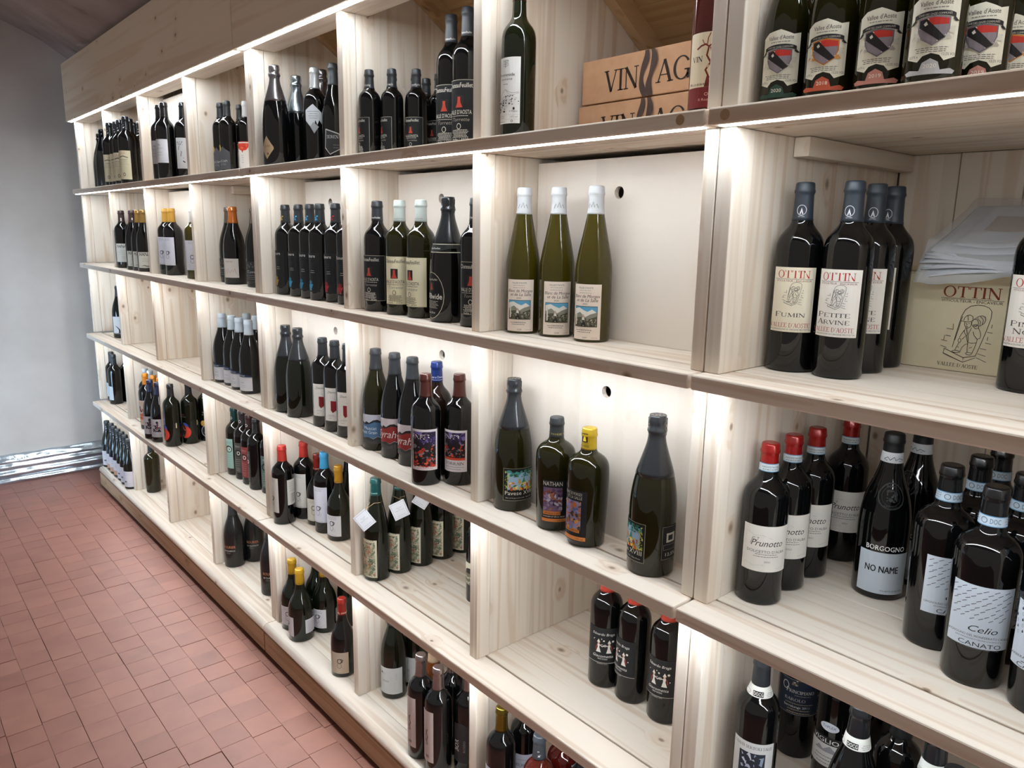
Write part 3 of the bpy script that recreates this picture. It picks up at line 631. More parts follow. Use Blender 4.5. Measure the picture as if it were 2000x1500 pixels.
D = dict(
 fumin=ottin('f', ['FUMIN'], '#efe6cf'), petite=ottin('p', ['PETITE', 'ARVINE'], '#f0ebe2'), pinot=ottin('n', ['PINOT', 'NOIR'], '#f0ebe2'),
 morgex=[R_(62, 112, '#efdfd0'), ('t', "VALLEE D'AOSTE", -2, 103, 32, 3.6, '#6a615a'), ('lines', -16, 12, 94, 99, 2, '#b5a89c'), ('t', 'Blanc de Morgex', 0, 85, 56, 6.2, '#4a3230', .18), ('t', 'et de La Salle', 1, 77, 46, 6.2, '#4a3230', .18), ('t', '2020', -2, 71, 10, 3, '#4a3230'),
   ('r', -26, 26, 24, 68, '#2c2a26'), ('r', -25, 27, 23, 67, '#5fa3c6'), ('p', [(-25, 62), (-14, 65), (-4, 60), (4, 57), (13, 62), (23, 55), (23, 40), (-25, 40)], '#e6e2d8'), ('p', [(-25, 50), (-12, 56), (0, 46), (10, 52), (23, 56), (23, 38), (-25, 38)], '#8b8a7c'),
   ('p', [(-25, 44), (-8, 46), (6, 42), (23, 48), (23, 27), (-25, 27)], '#55523f'), ('art', -24, 28, 22, 42, ['#3d3a30', '#6f6a52', '#8d8a80', '#2a2825', '#b0a890'], 40, 8, 3.2),
   ('p', [(-9, 27), (2, 27), (-1, 40), (-3, 46), (-5, 46), (-7, 40)], '#2b2423'), ('e', -4, 49, 2, 2.4, '#d0a890'), ('p', [(-7, 40), (-1, 40), (-2, 46), (-6, 46)], '#e3ddd4'), ('p', [(-22, 30), (-19, 30), (-19, 56), (-22, 58)], '#d8d4c8'),
   ('t', 'VIGNERON', -2, 20, 20, 2, '#b5a89c'), ('lines', -20, 14, 15, 19, 2, '#3f3430'), ('t', '2220', 0, 3, 9, 3, '#3f3430'), ('t', '12,5% VOL', 19, 3, 13, 2.2, '#8a7f78')],
 feublack=feuillet('#1a1b1e', '#e6e2d6', '#cfc7b0'), feucream=feuillet('#ece3c2', '#3a352c', '#d8cda6'),
 wide=[('e', 0, 52, 38, 56, '#cfc6ae'), ('e', 0, 52, 36.6, 54.6, '#151618'), ('t', 'ChateauFeuillet', 0, 88, 40, 5, '#e6e2d6'), ('r', -9, 64, 9, 84, '#2b2a2a'), ('p', [(-6, 66), (6, 66), (3, 74), (3, 81), (-3, 81), (-3, 74)], '#b8402f'), ('t', '4478wide', 0, 44, 66, 13, '#efece4'), ('lines', -24, 24, 22, 38, 6, '#cfc9ba'), ('t', 'Extra Brut', 0, 9, 28, 5, '#efece4')],
 widecollar=[('r', -75, 0, 75, 1.6, '#cfc6ae'), ('p', [(-75, 9), (-30, 10), (0, -3), (30, 10), (75, 9), (75, 20), (-75, 20)], '#1a1b1d'), ('t', 'ChateauFeuillet', 0, 8, 30, 4, '#efece4'), ('r', -75, 19, 75, 20.6, '#cfc6ae')],
 glovetan=glove('#c79a4e'), gloveblue=glove('#3f9cc8'), glovered=glove('#b02c33'),
 muscat=HILLS_D('#54799f', '#cfd0dc')+[('t', 'Muscat', -10, 40, 40, 9, '#e9edf2'), ('t', 'Petit Grain', -14, 28, 50, 9, '#e9edf2')],
 syrah=HILLS_D('#9c3330', '#dcd0d4')+[('t', 'Syrah', -15, 30, 60, 20, '#f4efec', .28)],
 enfer=[R_(70, 104, '#e9e3e6'), ('r', -31, 10, 30, 98, '#221a22'), ('art', -31, 62, 30, 98, ['#2e2440', '#4b3a70', '#241a2a', '#7a6aa8', '#3a2c50'], 46, 2, 7), ('art', -31, 20, 30, 66, ['#2a1c1c', '#c23a26', '#1f1a20', '#6a6468', '#d8502e', '#2a2226', '#141014', '#8c8890'], 80, 3, 5.5), ('art', -31, 8, 30, 22, ['#c23a26', '#e0653c', '#a82a20'], 26, 6, 5), ('t', 'ENFER', -8, 80, 48, 11, '#f0ecec', .06), ('lines', -20, 24, 4, 8, 2, '#c23a26')],
 enferwhite=[R_(66, 106, '#e9e3e6'), ('r', -30, 34, 28, 100, '#221a22'), ('art', -30, 70, 28, 100, ['#2e2440', '#4b3a70', '#241a2a', '#7a6aa8'], 40, 2, 7), ('art', -30, 38, 28, 72, ['#2a1c1c', '#c23a26', '#1f1a20', '#6a6468', '#d8502e', '#141014', '#8c8890'], 60, 3, 5.5), ('r', -30, 30, 28, 36, '#d8502e'), ('t', 'ENFER', -8, 84, 46, 10, '#f0ecec', .06), ('S', 'TORRAIN', 0, 18, 50, 7, '#3f3438'), ('lines', -26, 26, 6, 12, 2, '#a09aa0')],
 pavese=[R_(80, 76, '#17181a'), ('f', -40, 0, 40, 76, .8, '#a8a48c'), ('r', -30, 26, 30, 66, '#a9c6e2'), ('art', -34, 56, 34, 72, ['#2f6b52', '#3f8f86', '#275a3c', '#4aa0a0'], 40, 3, 5), ('art', -36, 24, -27, 70, ['#b7b04a', '#d6cf78', '#8f9a3a'], 26, 4, 3), ('art', 27, 24, 36, 70, ['#b7b04a', '#d6cf78', '#8f9a3a'], 26, 5, 3), ('art', -26, 24, 26, 44, ['#e08a3a', '#f0d24a', '#c8502c', '#f3e6c0', '#2f7a4a', '#e8b03c'], 46, 6, 5), ('p', [(-7, 42), (-3, 54), (1, 42)], '#d8b23c'), ('p', [(3, 42), (8, 56), (12, 42)], '#2f8a6a'), ('t', 'Pavese XVIII', 0, 14, 70, 9, '#ece8da'), ('t', "Blanc de Morgex et de La Salle - Vallee d'Aoste", 0, 6, 66, 2.4, '#d8d2c4')],
 pavback=[R_(40, 66, '#17181a'), ('f', -19, 1, 19, 65, .7, '#8f8f86'), ('r', -10, 34, 12, 52, '#c9c6bc'), ('r', -6, 38, 6, 48, '#17181a'), ('f', -16, 20, 16, 30, .6, '#8f8f86'), ('t', '12,5%', 2, 8, 26, 6, '#d8d4c8')],
 jugblack=[R_(52, 92, '#17181a'), ('t', 'NATHAN', -4, 80, 42, 9, '#e8e4da'), ('r', -24, 24, 17, 76, '#7d5f7c'), ('art', -24, 24, 17, 76, ['#8c4a3a', '#6d5a80', '#b06a4a', '#9a86a8', '#5a4468', '#c8c2cc', '#3a3448'], 46, 9, 8), ('r', -24, 16, 14, 24, '#d8823c'), ('t', 'VIN VALLEE D AOSTE', -3, 18, 34, 3.6, K_), ('t', 'MORGEX ET DE LA SALLE', 0, 11, 46, 2.8, '#efe9dc'), ('r', -26, 1, 26, 8, '#d8823c'), ('t', '12% vol', 14, 2.6, 14, 3, K_)],
 jugyellow=[R_(56, 106, '#17181a'), ('t', 'BLANC DE MORGEX', -4, 96, 44, 6, '#c8c2b4'), ('t', 'ET LA SALLE', 0, 88, 36, 6, '#c8c2b4'), ('r', -26, 24, 16, 84, '#9a8cb0'), ('art', -26, 24, 16, 84, ['#c06a30', '#8a5a3a', '#e09a4a', '#5f6f9c', '#b04a2a', '#6a8ac0', '#3a3430'], 60, 12, 6), ('r', -24, 18, 14, 26, '#d8823c'), ('t', "VALLEE D'AOSTE", -5, 20, 34, 4, K_), ('r', -27, 2, 27, 10, '#d8823c'), ('t', '12% vol', 14, 4, 16, 3.2, K_)],
 prunotto=[R_(86, 82, '#ebe7df'), ('t', 'Prunotto', 0, 46, 54, 11, '#3a3434', .34), ('l', [(-28, 48), (-24, 60), (-14, 61), (-18, 54)], .7, '#3a3434'), ('t', "DOLCETTO D'ALBA", 0, 34, 66, 4.6, '#6a6462'), ('lines', -24, 24, 27, 31, 2, '#7a7472'), ('t', '2021', 2, 17, 10, 3, '#7a7472'), ('l', [(-36, 70), (-22, 64), (-8, 66), (8, 60)], .7, '#d3cec4'), ('l', [(-36, 14), (-20, 10), (-6, 13), (20, 6), (36, 8)], .7, '#d3cec4')],
 noname=[R_(86, 76, '#c9d3de'), ('t', 'BORGOGNO', 0, 80, 64, 8.4, '#e6e6e4'), ('t', 'NO NAME', -3.3, 40, 54, 11.5, '#17181a'), ('t', 'NO NAME', -2.7, 40.3, 54, 11.5, '#17181a'), ('t', 'NO NAME', -3, 39.7, 54, 11.8, '#17181a'), ('t', 'ETICHETTA DI PROTESTA', 18, 5, 40, 2.8, '#2a2c30')],
 seal=[('o', 0, 24, 21, 23, 2.4, '#2d2f31'), ('o', 0, 24, 15, 17, 1, '#232527'), ('t', 'BAROLO', 0, 4.5, 18, 4, '#3a3c3e'), ('t', 'BORG', 0, 38, 18, 4, '#3a3c3e'), ('art', -10, 14, 10, 34, ['#2f3133', '#1f2123', '#393b3d'], 22, 4, 4)],
 rain=[R_(84, 92, '#cfd8e4')]+RAIN+[('t', 'Celio', 2, 27, 32, 9, '#1d1f24', .4), ('t', 'GRIGNOLINO DEL MONFERRATO CASALESE', 0, 19, 74, 3.2, '#1d1f24'), ('t', 'DENOMINAZIONE DI ORIGINE CONTROLLATA', 0, 15, 50, 1.9, '#3a3c44'), ('t', 'CANATO', 2, 5.5, 46, 6.2, '#2a2c32'), ('t', 'VITICOLTORI DAL 1930', 2, 1.8, 42, 2, '#5a5c64')],
 drops=[R_(84, 92, '#cfd8e4')]+DROPS+[('t', 'Gaia', 0, 26, 30, 10, '#1d1f24', .4), ('t', 'BARBERA DEL MONFERRATO', 0, 18, 66, 3.4, '#1d1f24'), ('lines', -24, 24, 13, 15, 1, '#3a3c44'), ('t', 'CANATO', 2, 5.5, 46, 6.2, '#2a2c32')],
 promenade=[R_(66, 152, '#eceae6'), ('f', -14, 132, 2, 146, .6, '#55524e'), ('l', [(-6, 144), (-6, 128)], 1.2, '#2a2826'), ('lines', -14, 4, 136, 143, 3, '#77736e'), ('t', 'Promenade', -4, 109, 46, 7, '#2f2c2a'), ('t', 'fontana', -4, 100, 34, 5, '#55514c', .4), ('lines', -14, 2, 90, 91, 1, '#77736e'),
   ('l', [(-28, 62), (-14, 73), (-6, 79), (4, 73), (14, 70), (30, 72)], .6, '#55514c'), ('l', [(-6, 79), (2, 70), (8, 66)], .5, '#77736e'), ('l', [(-28, 58), (-8, 62), (10, 64), (30, 70)], .5, '#55514c'), ('art', -30, 26, 0, 56, ['#2b2927', '#eceae6', '#3a3734', '#eceae6', '#1f1d1c'], 70, 5, 3.2), ('art', -4, 40, 30, 66, ['#3a3734', '#eceae6', '#eceae6', '#55514c'], 46, 7, 2.4), ('e', 18, 34, 2.4, 3.4, '#2b2927'), ('t', 'V Fiano', 17, 26, 20, 4, '#4a4642'), ('r', -30, 20, 31, 20.4, '#a8a49e'), ('t', '13% vol', 19, 13, 18, 4.4, '#8a8680'), ('lines', -24, -4, 12, 16, 2, '#77736e'), ('r', -30, 9, 31, 9.4, '#a8a49e'), ('o', 14, 5, 2.6, 2.6, 1, '#2b2927'), ('lines', -26, -2, 3, 4, 1, '#77736e')],
 rosevine=[R_(80, 124, '#e6d6b8'), ('r', -40, 0, 40, 34, '#7d2c2e'), ('l', [(0, 36), (2, 50), (-4, 62), (4, 74), (-3, 86), (0, 100), (-6, 104), (-14, 102), (-22, 97)], 3, '#7a2f22'), ('l', [(0, 100), (8, 106), (18, 108), (30, 104)], 2.6, '#7a2f22'), ('l', [(-3, 104), (-2, 114), (2, 122)], 1.6, '#7a2f22'), ('l', [(-8, 104), (-12, 112)], 1.2, '#7a2f22'), ('l', [(3, 74), (6, 86), (3, 99)], 2, '#7a2f22'), ('p', [(-5, 34), (6, 34), (2, 52), (-1, 52)], '#7a2f22'), ('S', 'VIN', -20, 76, 21, 9, K_), ('S', 'AGE', 20, 78, 23, 9, K_), ('t', 'Rosato Vino', 0, 37, 66, 4, '#5a2a24'), ('o', 0, 22, 3.4, 2.6, .8, '#e6b8a8'), ('t', 'Il Rosato', 0, 11, 26, 4, '#e6b8a8')],
 va=crest('#6f6a70', '#cfc9b6', '2020', '#2f4a3e'), vb=crest('#c8792f', '#d8944a', '2018', '#c05a40'), vc=crest('#6f6a70', '#b8b0a4', '2019', '#c4877c'), vd=crest('#8a8288', '#cfc9bc', '2020', '#b9b9bc'),
 goldchamp=[('p', [(-24, 34), (0, 70), (24, 36), (24, 30), (0, 0), (-24, 30)], '#b0967a'), ('t', 'CUVEE', 0, 36, 26, 6, '#6a5230'), ('e', 4, 16, 3, 4, '#5a4528')],
 silverlab=[('p', [(-26, 70), (0, 88), (26, 64), (26, 30), (18, 42), (12, 28), (6, 42), (0, 12), (-26, 40)], '#b9bcc0'), ('p', [(-10, 22), (0, 36), (16, 22), (2, 2)], '#8f9296'), ('lines', -18, 18, 46, 66, 4, '#5a5c60')],
 hexlab=[('p', [(-22, 74), (22, 60), (26, 16), (-8, -2), (-26, 18)], '#a9a9aa'), ('p', [(-20, 70.5), (20, 57.5), (23.6, 17.5), (-8, .8), (-23.6, 19.6)], '#2a2b2d'), ('S', 'SEREN', 0, 46, 36, 9, '#b9bbbe'), ('lines', 2, 20, 18, 26, 2, '#77797c')],
 brownlab=[('p', [(-26, 92), (26, 76), (26, 30), (0, 0), (-26, 16)], '#b08a6c'), ('art', -20, 26, 22, 70, ['#7a5238', '#c9a486', '#5e3c28'], 26, 4, 8)],
 creambord=[R_(64, 128, '#d9d0b2'), ('lines', -12, 12, 112, 122, 3, '#a84a3a'), ('p', [(-22, 100), (0, 106), (22, 98), (20, 95), (0, 101), (-20, 97)], '#6a6252'), ('t', 'VINO', 0, 84, 34, 6, '#6a6252'), ('lines', -24, 24, 66, 78, 3, '#a39a80'), ('o', 0, 22, 6, 8, 2.4, '#4a4538')],
 whitebord=[R_(66, 92, '#d8d9de'), ('t', 'Ma', -4, 66, 12, 8, '#77797e', .3), ('lines', -22, 20, 54, 58, 2, '#9a9ca2'), ('lines', -16, 14, 30, 40, 2, '#8a8c92'), ('r', -30, 6, 30, 6.6, '#aaacb2')],
 nzbord=[R_(50, 120, '#d5d6da'), ('t', 'NZ', -6, 92, 24, 14, '#1d1e20'), ('l', [(-8, 90), (-14, 74), (0, 66), (-4, 50), (8, 40)], 2, '#1d1e20'), ('l', [(4, 30), (12, 24)], 4, '#1d1e20')],
 medal=[('p', [(-26, 0), (26, 0), (26, 62), (10, 72), (0, 82), (-26, 60)], '#55565c'), ('e', -20, 76, 11, 12, '#d8bc5c'), ('o', -20, 76, 8, 9, 1, '#b0923c'), ('t', 'LUCAM', -2, 26, 34, 8, '#c8c8ca'), ('t', 'SOTTO', -2, 15, 24, 6, '#9a9a9e')],
 spritz=[R_(62, 104, '#efe9e4'), ('r', -31, 102, 31, 104, '#d8442e'), ('p', [(-24, 98), (24, 98), (22, 84), (14, 74), (4, 72), (0, 64), (-4, 72), (-14, 76), (-22, 84)], '#d8442e'), ('art', -18, 78, 18, 96, ['#e8704e', '#c23420'], 12, 4, 6), ('lines', -4, 4, 30, 54, 4, '#5a4a48'), ('r', -31, 8, 31, 10, '#c0563c')],
 hanan=[R_(74, 92, '#dcdcd4'), ('t', 'HANAN', 0, 72, 58, 15, '#2a2b2c', .12), ('lines', -22, 22, 40, 58, 3, '#a8a8a2'), ('lines', -10, 10, 20, 28, 2, '#a8a8a2')],
 hananlow=[R_(78, 74, '#d8d6cc'), ('t', 'HANAN', 0, 56, 62, 15, '#2a2b2c', .12), ('lines', -22, 22, 30, 44, 3, '#a8a8a2'), ('p', [(-30, 8), (-10, 13), (8, 9), (30, 12), (30, 9), (6, 6), (-10, 10)], '#4a4a48')],
 drop=ring_face(66, 122, 40, '#cdcdd8'), dropn=ring_face(56, 122, 40, '#cdcdd8'),
 orangeburg=[R_(62, 72, '#c9c2bc'), ('t', 'CRETES', -6, 58, 30, 5, '#6a6260'), ('l', [(-26, 12), (-20, 30), (-14, 16), (-8, 34), (-2, 18), (6, 30), (10, 22), (16, 34), (22, 14)], 1, '#a8543c'), ('l', [(-26, 8), (0, 14), (26, 8)], .8, '#a8543c')],
 greyburg=[R_(70, 72, '#2b2c2e'), ('l', [(-26, 48), (-18, 62), (-12, 50), (-4, 66), (4, 50), (12, 60), (22, 48)], 1.2, '#9a9c9e'), ('t', 'Cuvee', 0, 30, 44, 10, '#b5b6b8'), ('lines', -28, 28, 8, 22, 3, '#8a8c90')],
 palecap=[R_(76, 50, '#cfcdd4'), ('r', -38, 51, 38, 52.5, '#e0dde0'), ('p', [(-38, 54), (-38, 72), (-10, 68), (38, 58), (38, 54)], '#26344f'), ('t', 'Vuillermin', -10, 56, 40, 6, '#d8dae0', .4), ('t', 'La Tour', -4, 30, 20, 4, '#5a5c68', .3), ('lines', -24, 12, 14, 20, 2, '#9a9aa4')],
 redtri=[R_(68, 104, '#e8e4de'), ('t', 'Diemoz', -6, 88, 32, 7, '#4a4644', .35), ('l', [(-14, 76), (-2, 72), (8, 62)], .6, '#9a948e'), ('p', [(-12, 64), (18, 62), (16, 48), (8, 36), (-6, 26), (-12, 34)], '#8c2028'), ('lines', -22, 0, 18, 22, 1, '#8a8682'), ('r', -30, 14, 30, 14.5, '#aaa6a0'), ('lines', -22, -8, 8, 10, 1, '#8a8682')],
 silverside=[('p', [(-30, 0), (30, 0), (30, 78), (-30, 88)], '#b9c0c6')],
 curve=[R_(66, 96, '#cfd0d4'), ('lines', -8, 12, 74, 78, 1, '#8a8c90'), ('p', [(-20, 46), (-6, 40), (6, 26), (10, 8), (4, 0), (-10, 0), (0, 8), (0, 24), (-8, 36)], '#1d1e20'), ('r', -33, 0, 33, 5, '#77787c')],
 orangeart=[R_(70, 128, '#d8b8a4'), ('lines', -26, 26, 104, 118, 3, '#b0806c'), ('art', -33, 30, 33, 98, ['#c8502c', '#3a3a5c', '#d8b8a4', '#24283c', '#e0763c', '#c9a28c'], 44, 5, 12), ('art', -33, 4, 33, 34, ['#d89a7c', '#8a3a3a', '#e0b49c'], 16, 6, 9)],
 whitecapart=[R_(66, 110, '#b4b8c4'), ('lines', -20, 20, 70, 90, 3, '#7a7e8c')],
 navyburg=[R_(76, 88, '#b9b2b4'), ('art', -18, 26, 20, 66, ['#2a2426', '#6a3a44', '#3a3236', '#b9b2b4'], 30, 5, 9), ('e', 4, 72, 6, 7, '#2a2426'), ('lines', -26, 26, 6, 20, 3, '#7a7276')],
 redblue=[('t', 'VINO', -14, 112, 26, 8, '#8c3a34'), ('t', 'ROSSO DI VALLE', -12, 104, 34, 4, '#9a9a92'), ('e', -4, 52, 22, 26, '#3d55a8'), ('e', -2, 32, 29, 30, '#d0402c'), ('e', -18, 40, 22, 34, '#1b1c1a'), ('e', -16, 16, 11, 13, '#17181a'), ('art', -22, 8, -8, 24, ['#e8e6e0', '#17181a'], 16, 4, 2.6), ('l', [(-14, 64), (-8, 46), (2, 40)], 3, '#d86a5c'), ('r', 56, 62, 61, 86, '#cfc79a')],
 redyellow=[('t', 'VINO', -8, 112, 26, 8, '#9a9a92'), ('t', 'ROSSO', -8, 102, 26, 5, '#9a9a92'), ('e', -16, 62, 16, 14, '#c8a24a'), ('e', 10, 64, 16, 15, '#c83a2c'), ('e', 0, 24, 29, 30, '#c9ccd2'), ('e', 0, 24, 26, 27, '#17181a'), ('e', 0, 46, 14, 10, '#2f4a7c'), ('art', -14, 10, 16, 34, ['#e8e6e0', '#17181a', '#e8e6e0'], 26, 4, 5)],
 faceteal=face_label('#9fc0b8', '#7a9a92'), facegrey=face_label('#4a4846', '#b0aca6'), facered=face_label('#8c3c3e', '#c08a86'), facedark=face_label('#3a3c38', '#8a8c84'), facegreen=face_label('#5a706a', '#b8c4be'),
 tallface=ring_face(60, 126, 36, '#d6d2ca', '#4a4644'), whiteface=ring_face(66, 126, 36, '#dcdbe6', '#55535e'), burgface=ring_face(64, 80, 34, '#d6d0c2', '#4a4644'), yburgface=ring_face(66, 72, 30, '#dcdbe0', '#4a484e'), redburgface=ring_face(60, 74, 30, '#bfae9a', '#4a423c'),
 tallback=[R_(46, 92, '#d6d2ca'), ('lines', -16, 16, 50, 80, 6, '#8a867e'), ('f', -10, 12, 14, 40, .8, '#77736c'), ('lines', -8, 12, 14, 38, 9, '#77736c')],
 backpaper=[R_(44, 52, '#d0cfd6'), ('lines', -16, 16, 8, 44, 8, '#8e8d96')],
 botanic=[R_(70, 118, '#e4dcc6'), ('art', -31, 5, 30, 112, ['#8f967c', '#bfa680', '#74816a', '#c8795a', '#a2a58d', '#d0b592', '#667460', '#bdb8a0'], 330, 5, 5.4), ('art', 14, 6, 31, 60, ['#d8664a', '#9aa088', '#4a463c', '#c9b28c'], 24, 8, 4), ('f', -35, 0, 35, 118, 1.4, '#d6cdb4'), ('art', -34, 115, 34, 118, ['#2a2822', '#e4dcc6'], 40, 3, 1.5), ('r', -30, 40, 10, 80, '#e6dec8'), ('t', 'PETIT', -10, 66, 20, 3.4, '#5a5448'), ('lines', -26, 6, 46, 58, 3, '#6a6456')],
 olivelab=[('r', -34, 62, 34, 92, '#e2dcc2'), ('e', -4, 66, 20, 10, '#2c2a22'), ('r', -34, 30, 34, 60, '#77745c'), ('t', 'beau', 0, 42, 52, 12, '#eceada'), ('r', -34, 26, 34, 44, '#77745c'), ('t', 'temps', 0, 29, 56, 11, '#eceada')],
 dancers=[R_(80, 88, '#202123'), ('r', -40, 86.6, 40, 87.2, '#3a3b3d'), ('t', 'Edoardo Braga', 0, 70, 52, 6, '#efece6', .25), ('p', [(-16, 28), (-4, 28), (-8, 40), (-7, 48), (-13, 48), (-12, 40)], '#ece6de'), ('p', [(8, 27), (20, 27), (16, 39), (17, 47), (11, 47), (11, 39)], '#ece6de'), ('e', -10, 51, 2.4, 2.8, '#e0b8a0'), ('e', 14, 50, 2.4, 2.8, '#e0b8a0'), ('p', [(-14, 53), (-6, 53), (-10, 61)], '#ece6de'), ('p', [(10, 52), (18, 52), (14, 60)], '#ece6de'), ('l', [(-7, 47), (-1, 43), (4, 46), (11, 45)], 1.6, '#ece6de'), ('o', -2, 46, 3, 3, .8, '#ece6de'), ('o', 5, 46, 3, 3, .8, '#ece6de'), ('l', [(-14, 46), (-16, 34)], 2, '#a83a34'), ('l', [(18, 46), (21, 34)], 2, '#a83a34'), ('e', -3, 62, 1.2, 1.2, '#ece6de'), ('e', 2, 58, 2, 2, '#ece6de'), ('e', 22, 57, 2.6, 2.6, '#ece6de'), ('l', [(-22, 58), (-19, 61)], 1.4, '#ece6de'), ('e', 25, 40, 1.2, 1.2, '#ece6de'), ('t', 'Giacometta', 0, 17, 46, 6.5, '#efece6', .3), ('t', 'VINO ROSSO', 0, 11.5, 22, 3.4, '#efece6'), ('r', -40, 3.4, 40, 4.2, '#d8d4cc'), ('t', 'BARBERA ASTI', 0, .2, 22, 2.4, '#b8b4ac')],
 conti=[R_(78, 104, '#d6d6d6'), ('S', 'CONTI SERTOLI SALIS', 0, 92, 70, 5.4, '#3a3a3c'), ('r', -23, 34, 23, 84, '#232a36'), ('l', [(-18, 78), (-6, 82), (2, 70), (-10, 62), (-16, 70)], 5, '#c4ccd8'), ('l', [(4, 80), (18, 76), (16, 62), (4, 60)], 5, '#8f9db4'), ('l', [(-18, 54), (-6, 58), (8, 52), (6, 40), (-10, 40)], 5.5, '#aab6c8'), ('l', [(12, 52), (20, 44), (16, 36)], 4, '#5f7090'), ('lines', -26, 26, 8, 26, 3, '#6a6a6e')],
 princ=[R_(86, 78, '#1c2638'), ('r', -43, 75, 43, 76, '#8a8472'), ('r', -43, 2, 43, 3, '#8a8472'), ('o', -26, 60, 7, 9, 1.6, '#c8c4b8'), ('art', -14, 64, -2, 76, ['#8a7060', '#c8b8a0', '#5a4a44'], 14, 3, 2.6), ('S', 'PRINCIPIANO', 3, 48, 54, 6.4, '#d8d4ca', 1.3), ('lines', -10, 26, 43, 45, 1, '#9a968c'), ('S', 'BAROLO', -6, 31, 40, 6, '#b8b4aa'), ('lines', -24, 30, 25, 27, 1, '#b8a478'), ('t', 'Serralunga 2011', -2, 17, 48, 4.6, '#d8d4ca'), ('lines', -30, 34, 6, 12, 2, '#b8a478')],
 montal=[R_(86, 70, '#8f9290'), ('S', 'BRUNELLO', -4, 54, 64, 7, '#2a3036'), ('S', 'DI MONTALCINO', -2, 42, 76, 7, '#2a3036'), ('r', 0, 32, 40, 34, '#1d2024'), ('S', 'ADERIO', 0, 18, 56, 7, '#3a4046')],
 viglione=[R_(88, 60, '#d8d6d2'), ('r', -44, 46, 44, 60, '#1b1b1d'), ('t', 'VIGLIONE', 0, 48.5, 74, 8.5, '#e8e6e2'), ('p', [(-30, 30), (-20, 40), (-12, 34), (0, 44), (12, 34), (30, 42), (40, 30)], '#9a98a0'), ('lines', -30, 30, 6, 20, 3, '#5a5a60'), ('e', -4, 82, 17, 9, '#dcdfe6'), ('t', 'TriPLEX', -4, 80, 24, 5, '#3a5a8c')],
 paperburg=[R_(76, 88, '#cfc8ca'), ('lines', -24, 24, 66, 76, 2, '#a8a0a2'), ('r', -20, 26, -6, 34, '#5a5456'), ('lines', -20, 20, 12, 20, 2, '#a8a0a2')],
 peach=[R_(76, 88, '#cfc8ca'), ('r', -38, 0, 38, 26, '#c99a80'), ('lines', -24, 24, 50, 70, 3, '#a8a0a2')],
 vertical=[('t', 'U H U R U', 0, 50, 76, 14, '#77786c', 0, 1)],
 orangetext=[('t', 'ROURIER', 0, 62, 52, 11, '#c07a52'), ('t', 'LE CLASSICO', 0, 48, 48, 6, '#d8d6d0'), ('lines', -20, 10, 38, 42, 2, '#8a8a86')],
 bird=[R_(82, 88, '#cdd0cf'), ('p', [(-34, 84), (-28, 72), (-14, 64), (-24, 68), (-34, 66), (-30, 72)], '#2a2c2c'), ('t', 'ANSI', -14, 40, 22, 6, '#77797a'), ('lines', 18, 24, 50, 68, 4, '#8a8c8c')],
 silvertall=[R_(42, 150, '#c9bcb8'), ('l', [(2, 96), (-2, 84), (3, 74), (-1, 62), (2, 50)], 2.4, '#4a4444'), ('t', 'IL MONTE', -2, 70, 44, 6, '#4a4444', 0, 1), ('r', -5, 12, 7, 20, '#8a7f7c')],
 blacklab=[('p', [(-26, 0), (26, 0), (26, 104), (0, 118), (-26, 110)], '#2b2b2d'), ('t', 'BOR', -8, 48, 34, 14, '#dcdad6', 0, 1), ('t', 'ROSSO', 12, 50, 34, 6, '#8a8884', 0, 1)],
 eur=[R_(82, 92, '#c8cbd8'), ('lines', -18, 26, 76, 78, 1, '#77798a'), ('t', 'VIGNEUR', -8, 58, 56, 8, '#6a6c7a'), ('o', 24, 26, 7, 7, 2, '#2a2b30'), ('r', 14, 34, 34, 35.4, '#2a2b30'), ('lines', -24, 6, 12, 34, 6, '#8a8c9a')],
 card=[R_(48, 52, '#e8e9ee'), ('f', -20.5, 4, 20.5, 48, .55, '#7c7e88'), ('t', 'Vallee Noble', 0, 33, 16, 1.9, '#8a8c96'), ('t', '2019', 0, 29, 7, 1.9, '#8a8c96'), ('t', 'il vignaiolo di Morgex', 0, 24.6, 28, 2, '#8a8c96'), ('t', "Vallee d'Aosta Italia", 0, 9, 26, 1.8, '#8a8c96')],
 # marks on capsules and neck bands
 c_glovetan=[('art', -7, 8, 7, 22, ['#c79a4e', '#a87c38'], 8, 3, 4)], c_gloveblue=[('art', -7, 8, 7, 22, ['#3f9cc8', '#2f7ca8'], 8, 3, 4)], c_glovered=[('art', -7, 8, 7, 22, ['#b02c33', '#8c2028'], 8, 3, 4)],
 c_feu=[('t', 'ChateauFeuillet', 0, 6, 30, 4.2, '#efece4')], c_feud=[('t', 'ChateauFeuillet', 0, 6, 30, 3.6, '#77776f')],
 c_ott=[('o', 0, 16, 7.4, 8.4, 1, '#c8ccd0'), ('p', [(-3, 10), (0, 20), (3, 10), (1, 10), (0, 14), (-1, 10)], '#d8dade'), ('t', 'OTTIN', 0, 5, 9, 2.2, '#c8ccd0')],
 c_mor=[('l', [(-11, 12), (-7, 21), (-4, 14), (0, 24), (3, 13), (7, 20), (10, 12)], .9, '#55555a'), ('lines', -12, 12, 6, 8, 1, '#a8a8ac')],
 c_small=[('art', -5, 8, 5, 24, ['#c8c8ca', '#8a8a8e'], 9, 4, 3)], c_fig=[('p', [(-4, 6), (4, 6), (2, 12), (3, 20), (0, 24), (-3, 19), (-1, 12)], '#d8d2d0')],
 c_cave=[('t', 'la cave  la cave  la cave', 0, 4, 84, 5, '#4a3a1c')], c_caver=[('t', 'la cave  la cave  la cave', 0, 4, 84, 5, '#e8c8bc')], c_arn=[('t', 'GRANTVAL GRANTVAL', 0, 5, 80, 5, '#e8c8bc')],
